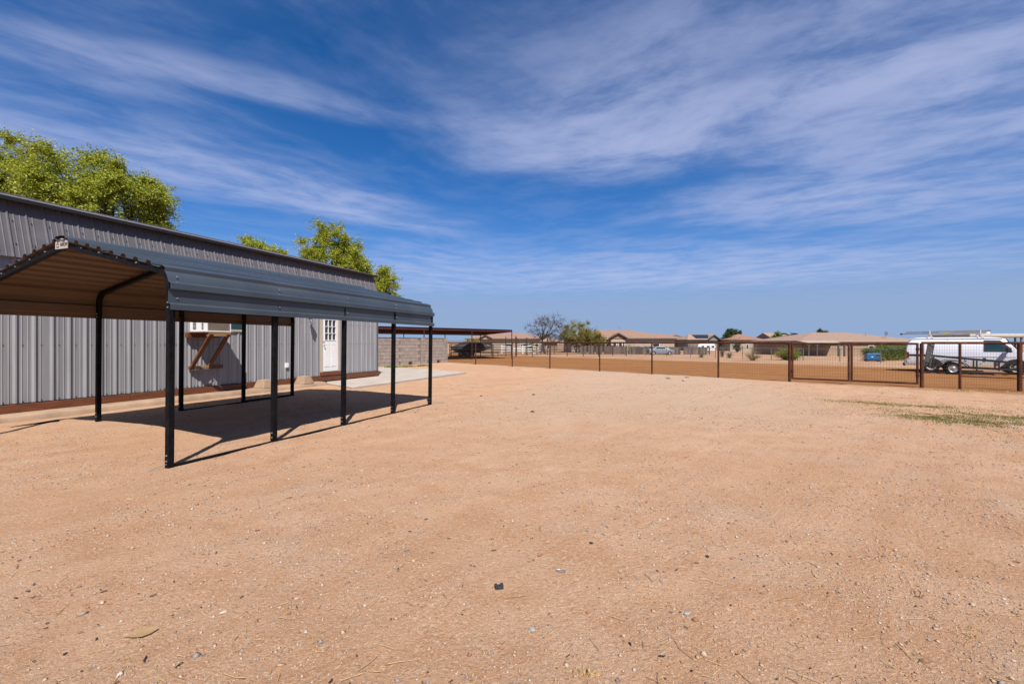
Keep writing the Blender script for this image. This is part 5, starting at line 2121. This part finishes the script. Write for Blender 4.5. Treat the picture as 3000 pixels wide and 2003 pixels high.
H, w, ze, zr, g = house('long pale house with dusty rose roof behind the shade posts', 1362, 1600, 122, 991.5, 975, 15, 'stucco', 'tile_rose', inset=6,
                        wins=((1.6, 1.0, 1.4, 1.0), (4.2, 1.0, 1.2, 1.0), (11, 1.0, 1.6, 1.0), (15, 1.0, 2.6, 1.0), (18.6, 1.0, 1.2, 1.0)))
gable(H, 5.6, 3.8, ze - 0.1, 1.0, -1.4, 4, 'tile_rose', 'stucco')
H, w, ze, zr, g = house('small brown outbuilding with curved tile gables behind the bare tree', 1584, 1640, 92, 1000, 991, 5, 'stucco_tan', 'tile_tan', inset=1.2, wins=((1.2, 0.7, 0.6, 0.9),))
H, w, ze, zr, g = house('low rose roofed house just right of the wide beige house', 1942, 2014, 150, 993.5, 980, 12, 'stucco_pink', 'tile_rose', wins=((3.2, 0.9, 0.9, 1.2), (6.0, 0.9, 0.9, 1.2)))
H, w, ze, zr, g = house('grey gabled house with a solar array on its tan roof', 2012, 2108, 140, 994.5, 979.5, 9, 'stucco_grey', 'tile_tan', gr=True, inset=2.2, wins=((7.6, 1.0, 0.8, 1.0),))
MB().add([(3.2, 0.6, 0), (8.2, 0.6, 0), (7.8, 3.6, 0), (3.6, 3.6, 0)], [(0, 1, 2, 3)])
mb = MB()
sl_ = (zr - ze) / 5.0
for c in range(5):
    for r_ in range(2):
        x0, y0 = 3.0 + c * 1.05, 0.5 + r_ * 1.75
        zf = lambda y: ze + (y + 0.5) * sl_ + 0.10
        vs = [(x0, y0, zf(y0)), (x0 + 1.0, y0, zf(y0)), (x0 + 1.0, y0 + 1.68, zf(y0 + 1.68)), (x0, y0 + 1.68, zf(y0 + 1.68))]
        vb = [(a, b, c_ - 0.05) for a, b, c_ in vs]
        MB().add(vs + vb, [(0, 1, 2, 3), (4, 7, 6, 5), (0, 4, 5, 1), (1, 5, 6, 2), (2, 6, 7, 3), (3, 7, 4, 0)]).build('solar_panel', M['solar'], H)
gable(H, w - 2.0, 4.4, ze - 0.2, 1.6, -0.9, 5, 'tile_tan', 'stucco_grey')
H, w, ze, zr, g = house('cream house with a red tile hip roof beside the dark tree', 2134, 2242, 135, 995, 978, 10, 'stucco', 'tile_red', wins=((5.2, 0.9, 0.8, 1.1), (1.4, 0.9, 1.2, 1.0)))
H, w, ze, zr, g = house('sand roofed house with stepped solar panels and a grey gable', 2268, 2386, 132, 996.5, 975, 12, 'stucco_grey', 'tile_tan', gl=True, inset=4.5)
sl_ = (zr - ze) / 6.5
for (c, r_) in ((0, 3), (1, 3), (3, 3), (4, 3), (1, 2), (2, 2), (3, 2), (4, 2), (5, 2), (2, 1), (3, 1), (5, 1)):
    x0, y0 = 4.8 + c * 1.02, 0.3 + r_ * 1.35
    zf = lambda y: ze + (y + 0.5) * sl_ + 0.10
    vs = [(x0, y0, zf(y0)), (x0 + 0.98, y0, zf(y0)), (x0 + 0.98, y0 + 1.3, zf(y0 + 1.3)), (x0, y0 + 1.3, zf(y0 + 1.3))]
    vb = [(a, b, c_ - 0.05) for a, b, c_ in vs]
    MB().add(vs + vb, [(0, 1, 2, 3), (4, 7, 6, 5), (0, 4, 5, 1), (1, 5, 6, 2), (2, 6, 7, 3), (3, 7, 4, 0)]).build('solar_panel', M['solar'], H)
gable(H, 4.4, 7.4, ze - 0.4, 1.35, -2.0, 5, 'tile_tan', 'stucco_grey')
H, w, ze, zr, g = house('big low house with a broad tan roof and timber patio cover', 2340, 2704, 80, 997.5, 974, 16, 'stucco_tan', 'tile_brown', 'fascia_light', inset=7.5,
                        wins=((12.2, 1.1, 1.0, 0.9),))
# patio cover
mb = MB()
mb.add([(-1.2, -4.2, ze - 0.35), (4.3, -4.2, ze - 0.35), (6.0, 0.0, ze - 0.02), (-0.4, 0.0, ze - 0.02), (-1.2, -4.2, ze - 0.45), (4.3, -4.2, ze - 0.45), (6.0, 0, ze - 0.12), (-0.4, 0, ze - 0.12)],
       [(0, 1, 2, 3), (4, 7, 6, 5), (0, 4, 5, 1), (1, 5, 6, 2), (2, 6, 7, 3), (3, 7, 4, 0)])
mb.build('patio_cover', M['fascia_light'], H)
for x in (-1.0, 0.4, 4.0, 5.0):
    pb = MB()
    pb.bbox((x, -4.1, -0.2), (x + 0.2, -3.9, ze - 0.46))
    pb.beam((x + 0.1, -4.0, ze - 0.95), (x + 0.6, -4.0, ze - 0.48), 0.12, 0.12).beam((x + 0.1, -4.0, ze - 0.95), (x - 0.4, -4.0, ze - 0.48), 0.12, 0.12)
    pb.build('patio_post', M['fascia'], H)
MB().tube((14.8, 4, ze + 0.6), (14.8, 4, ze + 1.5), 0.03, 0.03, 6).build('vent_pipe', M['galv'], H)
mb = MB()
mb.grid([[(17.0 + r_ * math.cos(a), 2.0, ze + 1.3 + r_ * math.sin(a) + 0) for a in [k * math.pi / 5 for k in range(10)]] for r_ in (0.02, 0.22, 0.36)], close=True)
mb.tube((17.0, 2.1, ze + 0.5), (17.0, 2.1, ze + 1.3), 0.025, 0.025, 5)
mb.build('dish', M['galv'], H)

# white container shed beside that house
p = at(2424, 1041)
C = empty('white_shed', p, 'plain white storage box in front of the big low house', 'shed', R(-6))
wd = (2472 - 2424) / FPX * p.y
MB().bbox((0, 0, 0), (wd, 1.8, 1.15 * p.y / 62 + 0.1)).build('case', M['white'], C, bevel=0.03)
MB().bbox((-0.05, -0.05, 1.15 * p.y / 62 + 0.1), (wd + 0.05, 1.85, 1.15 * p.y / 62 + 0.16)).build('lid', M['ac_white'], C)

# white camper trailer and a parked car among the houses
p = at(2050, 1031.5)
C = empty('camper_trailer', p, 'white fifth wheel camper parked in front of the grey solar house', 'camper', R(-12))
C.scale = (0.72, 0.72, 0.72)
s = p.y / 95.0
mb = MB()
mb.prism([(0, 1.0), (1.4, 0.65), (5.2, 0.65), (5.5, 1.6), (5.0, 3.0), (4.2, 3.2), (0.6, 3.2), (-0.4, 2.7), (-0.8, 1.6)], 1, 0, 2.3)
mb.build('body', M['white'], C)
for x in (0.6, 2.4, 4.0):
    MB().bbox((x, -0.02, 1.7), (x + 0.9, 0.05, 2.3)).build('window', M['glass'], C)
MB().bbox((-0.7, -0.022, 1.15), (5.3, -0.002, 1.3)).build('stripe', M['stucco_grey'], C)
for x in (2.2, 3.1):
    wheel(C, (x, 0.15, 0.36), 0.36, 0.22, 'y', M['rim_dirty'])

p = at(1935, 1039.0)
C = empty('parked_car', p, 'pale silver car parked behind the pens near the beige house', 'car', R(-4))
rows = []
for x, zb, zt, hw in ((-2.1, 0.4, 0.85, 0.7), (-2.0, 0.3, 0.95, 0.82), (-1.3, 0.28, 1.0, 0.86), (-0.9, 0.28, 1.42, 0.86), (0.5, 0.28, 1.45, 0.86), (1.1, 0.28, 1.0, 0.86), (1.9, 0.3, 0.9, 0.82), (2.1, 0.4, 0.75, 0.7)):
    ins = 0.2 if zt > 1.1 else 0.05
    rows.append([(x, -hw, zb), (x, -hw, min(zt, 0.9)), (x, -hw + ins, zt), (x, hw - ins, zt), (x, hw, min(zt, 0.9)), (x, hw, zb)])
mb = MB().grid(rows)
mb.add(rows[0], [tuple(range(6))]).add(rows[-1], [tuple(range(6))])
mb.build('body', mat('silver_paint', (0.24, 0.255, 0.30), 0.4), C, True)
MB().bbox((-0.85, -0.80, 1.0), (0.6, -0.76, 1.32)).build('side_window', M['glass'], C)
for x in (-1.3, 1.3):
    for y in (-0.8, 0.8):
        wheel(C, (x, y, 0.32), 0.32, 0.2, 'y', M['rim_dirty'])

# white roofed open shelter at the far right, behind the van
p0 = col_at(2868, 46)
S = empty('white_shelter', p0, 'white roofed open shelter behind the van at the right edge', 'shelter')
zt_ = zat(978, 46) - p0.z
MB().box((3.6, 2.0, zt_ - 0.16), (9.5, 4.5, 0.36)).build('roof', mat('offwhite_sheet', (0.60, 0.55, 0.45), 0.6), S, bevel=0.1)
for x in (-0.6, 2.0, 4.2, 6.2, 8.0):
    for y in (0.0, 4.0):
        MB().bbox((x, y - 0.06, -0.2), (x + 0.14, y + 0.06, zt_ - 0.35)).build('post', M['galv'], S)
MB().bbox((-0.5, 3.9, 0), (8.0, 3.98, 1.5)).build('rear_panel', M['stucco'], S)

# yard fence of white pickets far right
p0 = at(2210, 1036.0)
p1 = at(2345, 1038.5)
F = empty('white_picket_fence', p0, 'thin white vertical bar fence between the bushes and the houses', 'fence')
d = p1 - p0
n = 46
for k in range(n + 1):
    q = d * (k / n)
    MB().bbox((q.x - 0.02, q.y - 0.02, q.z - 0.05), (q.x + 0.02, q.y + 0.02, q.z + 1.35)).build('picket', M['ac_white'], F)
for h in (0.15, 1.3):
    MB().beam((0, 0, h), (d.x, d.y, d.z + h), 0.04, 0.05).build('rail', M['ac_white'], F)

# low garden wall line in front of the houses
p0, p1 = at(1700, 1037.5), at(2080, 1038.5)
o = empty('board_fence', p0, 'long weathered dark board fence in front of the far houses', 'fence')
d = p1 - p0
M['boards'] = mat('weathered_boards', (0.155, 0.12, 0.10), 0.9, var=0.25, scale=0.8, objvar=0.45)
nbd = 90
bme = MB().bbox((-d.length / nbd * 0.47, -0.02, -0.1), (d.length / nbd * 0.47, 0.02, 1.42)).mesh('board', M['boards'])
random.seed(77)
for k in range(nbd):
    if random.random() < 0.10:
        continue
    q = d * ((k + 0.5) / nbd)
    b_ = obj('board', bme, o, (q.x, q.y + random.uniform(-0.02, 0.02), q.z + random.uniform(-0.12, 0.05)), math.atan2(d.y, d.x))
for h in (0.4, 1.1):
    MB().beam((0, 0.08, h), (d.x, d.y + 0.08, d.z + h), 0.06, 0.1).build('rail', M['boards'], o)

# distant ridge, aerial haze painted into its blue grey colour
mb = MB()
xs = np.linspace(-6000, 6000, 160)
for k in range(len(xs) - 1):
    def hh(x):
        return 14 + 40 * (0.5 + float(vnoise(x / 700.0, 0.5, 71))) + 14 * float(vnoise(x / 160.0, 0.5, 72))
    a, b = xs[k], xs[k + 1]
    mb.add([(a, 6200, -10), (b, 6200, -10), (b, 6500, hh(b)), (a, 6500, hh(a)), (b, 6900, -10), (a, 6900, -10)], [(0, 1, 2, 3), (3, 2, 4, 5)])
o = mb.build('hills', mat('hill_haze_blue', (0.20, 0.21, 0.26), 0.95, var=0.1, scale=0.002), smooth=True)
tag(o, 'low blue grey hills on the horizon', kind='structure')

# ---------------------------------------------------------------- far trees and bushes
p = col_at(1597, 80)
build_tree('bare_tree', 'bare branching tree in front of the houses beside the pens', p, (p.x + 0.3, p.y, zat(962, p.y)), (3.7, 3.0, 2.3), 100, 16, 0, (0.12, 0.05), 'leaf_grey',
           'bark', 0.21, 1.05, 0.05, seed=22, fork=0.12, twig_r=0.013)
p = col_at(1690, 92)
build_tree('palo_verde_tree', 'wispy yellow green tree at the left end of the beige house', p, (p.x, p.y, zat(980, p.y)), (3.6, 2.6, 2.3), 70, 22, 12, (0.20, 0.07), 'leaf_olive',
           'bark_pale', 0.12, 1.0, 0.0, seed=23, fork=0.3, twig_r=0.010, stems=3)
p = col_at(1735, 93)
build_tree('palo_verde_tree', 'low dense olive yellow tree in front of the beige house patio', p, (p.x, p.y, zat(994, p.y)), (3.1, 2.0, 1.35), 44, 24, 18, (0.20, 0.09), 'leaf_olive',
           'bark_pale', 0.12, 0.8, 0.3, seed=24, fork=0.3, stems=2)
p = col_at(1558, 90)
shrub('bush', 'round bright green bush in front of the white plank fence', p, 1.5, 40, 30, (0.2, 0.1), 'leaf_mid', h=2.3, seed=30)
p = col_at(1385, 95)
shrub('bush', 'yellow green bush behind the covered boat', p, 2.6, 60, 30, (0.2, 0.1), 'leaf', h=3.0, seed=31)
p = col_at(2145, 145)
build_tree('evergreen_tree', 'tall dark green tree left of the red roofed house', p, (p.x, p.y, zat(981, 145)), (2.1, 2.0, 1.9), 40, 20, 16, (0.3, 0.16), 'leaf_dark', 'bark', 0.2, 0.8, 0.1, seed=33)
p = col_at(2131, 140)
build_tree('evergreen_tree', 'shorter dark tree at the left foot of the tall dark tree', p, (p.x, p.y, zat(991, 140)), (1.0, 1.0, 1.3), 20, 18, 12, (0.26, 0.14), 'leaf_dark', 'bark', 0.12, 0.6, 0.1, seed=34)
p = col_at(2160, 120)
shrub('bush', 'grey green bush in front of the red roofed house', p, 2.2, 50, 26, (0.24, 0.12), 'leaf_dark', h=zat(989, 120) - p.z, seed=35)
p = col_at(2225, 118)
shrub('bush', 'dark bush at the right corner of the red roofed house', p, 2.0, 40, 26, (0.24, 0.12), 'leaf_dark', h=zat(996, 118) - p.z, seed=36)
p = col_at(2292, 96)
build_tree('leafy_tree', 'broad green tree in front of the solar house with the grey gable', p, (p.x, p.y, zat(998, 96)), (2.5, 2.0, 1.3), 40, 22, 18, (0.24, 0.13), 'leaf_mid', 'bark', 0.14, 0.65, 0.2, seed=37, stems=2)
for i, (u, v) in enumerate(((2240, 986), (2250, 990), (2257, 989), (2263, 992))):
    p = col_at(u, 190)
    shrub('cypress', ['first', 'second', 'third', 'fourth'][i] + ' from the left of the slim dark cypresses behind the far houses', p, 0.7, 30, 24, (0.35, 0.18), 'leaf_dark', h=zat(v, 190) - p.z, seed=40 + i, spread=0.9, group='row of slim cypresses')
p = col_at(2408, 150)
build_tree('evergreen_tree', 'dark tree top behind the broad tan roof', p, (p.x, p.y, zat(977, 150)), (1.2, 1.2, 1.1), 20, 18, 14, (0.3, 0.16), 'leaf_dark', 'bark', 0.15, 0.6, 0.1, seed=45)
# paddock scrub
p = at(2204, 1056)
shrub('dry_bush', 'pale dry tumbled bush at the far edge of the paddock', p, 1.5, 90, 10, (0.16, 0.014), 'dry', h=1.15, seed=50, upright=0.35, cat='bush')
p = at(2206, 1051)
shrub('dry_sapling', 'thin bare pale sapling rising above the dry bush', p, 0.7, 26, 6, (0.14, 0.02), 'dry', h=1.9, seed=51, upright=0.9, cat='sapling')
p = at(2305, 1055)
shrub('oleander', 'wide green oleander bush near the left gate leaf', p, 1.7, 90, 46, (0.13, 0.035), 'leaf_olive', h=1.55, seed=52, spread=1.0)
p = at(2320, 1055.5)
shrub('oleander', 'low dark green bush half hidden behind the gate post', p, 1.2, 60, 46, (0.13, 0.035), 'leaf_mid', h=1.15, seed=53, spread=1.0)
for i, (u, v, hh, lm, lab) in enumerate(((2116, 1046, 1.6, 'leaf_grey', 'tall grey green weed beside the fence post'), (2137, 1049, 0.9, 'leaf_grey', 'low pale weed right of the tall grey weed'),
                                         (1842, 1037, 1.0, 'leaf_mid', 'small dark green agave like plant beyond the paddock'), (1848, 1037, 2.1, 'leaf_olive', 'slim olive shrub behind the first grey fence post'),
                                         (2055, 1047, 0.5, 'leaf_grey', 'tiny weed at the foot of the far fence'), (2020, 1035, 2.7, 'leaf_olive', 'tall tan brush in front of the camper'),
                                         (2036, 1034, 2.4, 'dry', 'tall dry grass clump in front of the camper'))):
    p = at(u, v)
    shrub('weed' if hh < 1.7 else 'shrub', lab, p, hh * 0.5, 34, 16, (0.14, 0.03), lm, h=hh, seed=60 + i, upright=0.9, leaf_from=0.1, cat='plant')
# hedge behind the generator, up to the van
p = at(2600, 1056.0)
H = empty('hedge', p, 'dense green hedge between the blue generator and the van', 'hedge')
n = 30000
L0 = (2660 - 2535) / FPX * p.y
x = (rng.random(n) - 0.42) * L0
top = 1.42 + 0.22 * vnoise(x * 1.2, x * 0, 81) * 2 - np.clip((-x - L0 * 0.2), 0, 2) * 0.35
y = rng.normal(size=n) * 0.42 + 0.6
z = top * (1 - rng.random(n) ** 2.2 * 0.95)
v, f = leaf_quads(np.column_stack([x, y, z]) + rng.normal(size=(n, 3)) * 0.05, 0.10, 0.045)
v[:, 2] = np.maximum(v[:, 2], 0.0)
obj('foliage', np_mesh('foliage', v, f, M['leaf_mid']), H)
mb = MB()
for k in range(26):
    xx = (random.random() - 0.42) * L0
    mb.tube((xx, 0.6, -0.05), (xx + random.uniform(-0.2, 0.2), 0.6 + random.uniform(-0.3, 0.3), 1.2), 0.022, 0.008, 5)
mb.build('stems', M['bark'], H)


# ---------------------------------------------------------------- small things on the yard
def rock_mesh(name, s, seed, m, flat=0.6):
    random.seed(seed)
    mb = MB()
    rows = []
    for i in range(6):
        ph = math.pi * i / 5
        rows.append([(s[0] * math.sin(ph) * math.cos(a) * random.uniform(0.8, 1.2), s[1] * math.sin(ph) * math.sin(a) * random.uniform(0.8, 1.2), s[2] * math.cos(ph) * random.uniform(0.85, 1.1) * flat)
                     for a in [k * 6.283 / 8 for k in range(8)]])
    mb.grid(rows, close=True)
    return mb.mesh(name, m)


def drop(o, u, v, dz, rz, label, cat, group=None):
    p = at(u, v)
    o.location = (p.x, p.y, float(ground_z(p.x, p.y)) + dz)
    o.rotation_euler = (0, 0, rz)
    return tag(o, label, cat, group)


M['rubber_chunk'] = mat('black_rubber_chunk', (0.03, 0.03, 0.032), 0.7, var=0.4, scale=40)
M['card'] = mat('cardboard', (0.44, 0.275, 0.13), 0.85, var=0.08)
mb = MB().bbox((-0.026, -0.018, -0.012), (0.026, 0.018, 0.018)).bbox((-0.028, -0.019, 0.019), (-0.010, 0.019, 0.025)).bbox((0.010, -0.019, 0.019), (0.028, 0.019, 0.025))
drop(mb.build('rubber_block', M['rubber_chunk'], bevel=0.004), 1462, 1722, -0.002, 0.2, 'small black notched rubber block lying in the foreground dirt', 'debris')
# cardboard scrap: curled sheet
pts = [(-0.075, -0.02), (-0.03, 0.035), (0.035, 0.042), (0.07, 0.025), (0.055, -0.015), (0.03, -0.042), (-0.02, -0.040), (-0.045, -0.030)]
mb = MB()
zz = lambda x, y: 0.012 - 0.9 * x * x + 0.5 * y * y + 0.05 * x
c0 = (0, 0, 0.010)
top = [(x, y, zz(x, y)) for x, y in pts]
bot = [(x, y, zz(x, y) - 0.003) for x, y in pts]
n = len(pts)
mb.add(top + [c0] + bot + [(0, 0, 0.007)], [(i, (i + 1) % n, n) for i in range(n)] + [(n + 1 + i, 2 * n + 1, n + 1 + (i + 1) % n) for i in range(n)] + [(i, n + 1 + i, n + 1 + (i + 1) % n, (i + 1) % n) for i in range(n)])
drop(mb.build('cardboard_scrap', M['card']), 415, 1852, 0.0, 0.1, 'curled tan cardboard scrap in the left foreground', 'debris')
mb = MB()
ring = [(0.026 * math.cos(a) * 1.3, 0.013 * math.sin(a), 0.004) for a in [k * 6.283 / 14 for k in range(15)]]
mb.path(ring, 0.0022, 5)
drop(mb.build('metal_link', M['alu']), 1643, 1676, 0.002, -0.25, 'small shiny metal link lying on the dirt', 'debris')
for i, (u, v, s, col, lab) in enumerate((
        (1958, 1108.5, (0.13, 0.08, 0.09), (0.42, 0.33, 0.26), 'broken tan block piece lying near the fence, left of the other'),
        (2004, 1115.5, (0.09, 0.08, 0.10), (0.55, 0.45, 0.35), 'pale broken block piece lying near the fence'),
        (2012, 1106.0, (0.10, 0.07, 0.04), (0.33, 0.17, 0.12), 'reddish flat stone behind the pale block piece'),
        (1563, 1156.0, (0.055, 0.035, 0.035), (0.06, 0.05, 0.045), 'dark lump on the pale gravel lane, nearer the fence'),
        (1560, 1207.0, (0.055, 0.03, 0.035), (0.045, 0.04, 0.04), 'dark lump on the pale gravel lane, nearer the camera'),
        (1410, 1159.0, (0.05, 0.03, 0.03), (0.08, 0.055, 0.045), 'dark chip on the gravel, left of the dark lumps'),
        (1732, 1594.0, (0.017, 0.012, 0.013), (0.03, 0.03, 0.032), 'tiny black pebble in the middle foreground'),
        (2072, 1632.0, (0.020, 0.013, 0.012), (0.035, 0.034, 0.034), 'small black pebble in the right middle foreground'),
        (2013, 1796.0, (0.024, 0.015, 0.014), (0.40, 0.39, 0.38), 'flat pale grey pebble in the right foreground'),
        (1558, 1843.0, (0.024, 0.016, 0.014), (0.42, 0.41, 0.36), 'oblong grey green pebble in the centre foreground'),
        (655, 1789.0, (0.020, 0.014, 0.010), (0.66, 0.52, 0.40), 'flat cream pebble right of the cardboard scrap'))):
    o = obj('stone', rock_mesh('stone', s, 90 + i, mat('stone_%d' % i, col, 0.85, var=0.2, scale=20)))
    drop(o, u, v, s[2] * 0.35, random.uniform(0, 3), lab, 'stone')
grass_patch('hay', [(2.35, 2.42, 0.42, 0.16, -0.15), (2.75, 2.3, 0.3, 0.12, -0.2), (0.35, 2.12, 0.35, 0.06, 0.1)], 2600, 0.004, 0.02, 'thin dusting of hay on the dirt in the right foreground', M['dry'])
# straw litter at the gate post
grass_patch('hay', [(14.6, 14.6, 1.3, 0.35, -0.45)], 6000, 0.01, 0.05, 'pale hay strewn at the foot of the right fence posts', M['dry'])
# buried board by the kerb at the left
p = at(105, 1243)
o = MB().beam((-0.33, 0, -0.02), (0.33, 0, 0.012), 0.05, 0.05).build('old_batten', M['black'])
o.location = (p.x, p.y, float(ground_z(p.x, p.y)))
o.rotation_euler = (0, 0, R(90) + SHED_RZ)
tag(o, 'half buried black steel rail near the kerb at the left edge', 'rail')
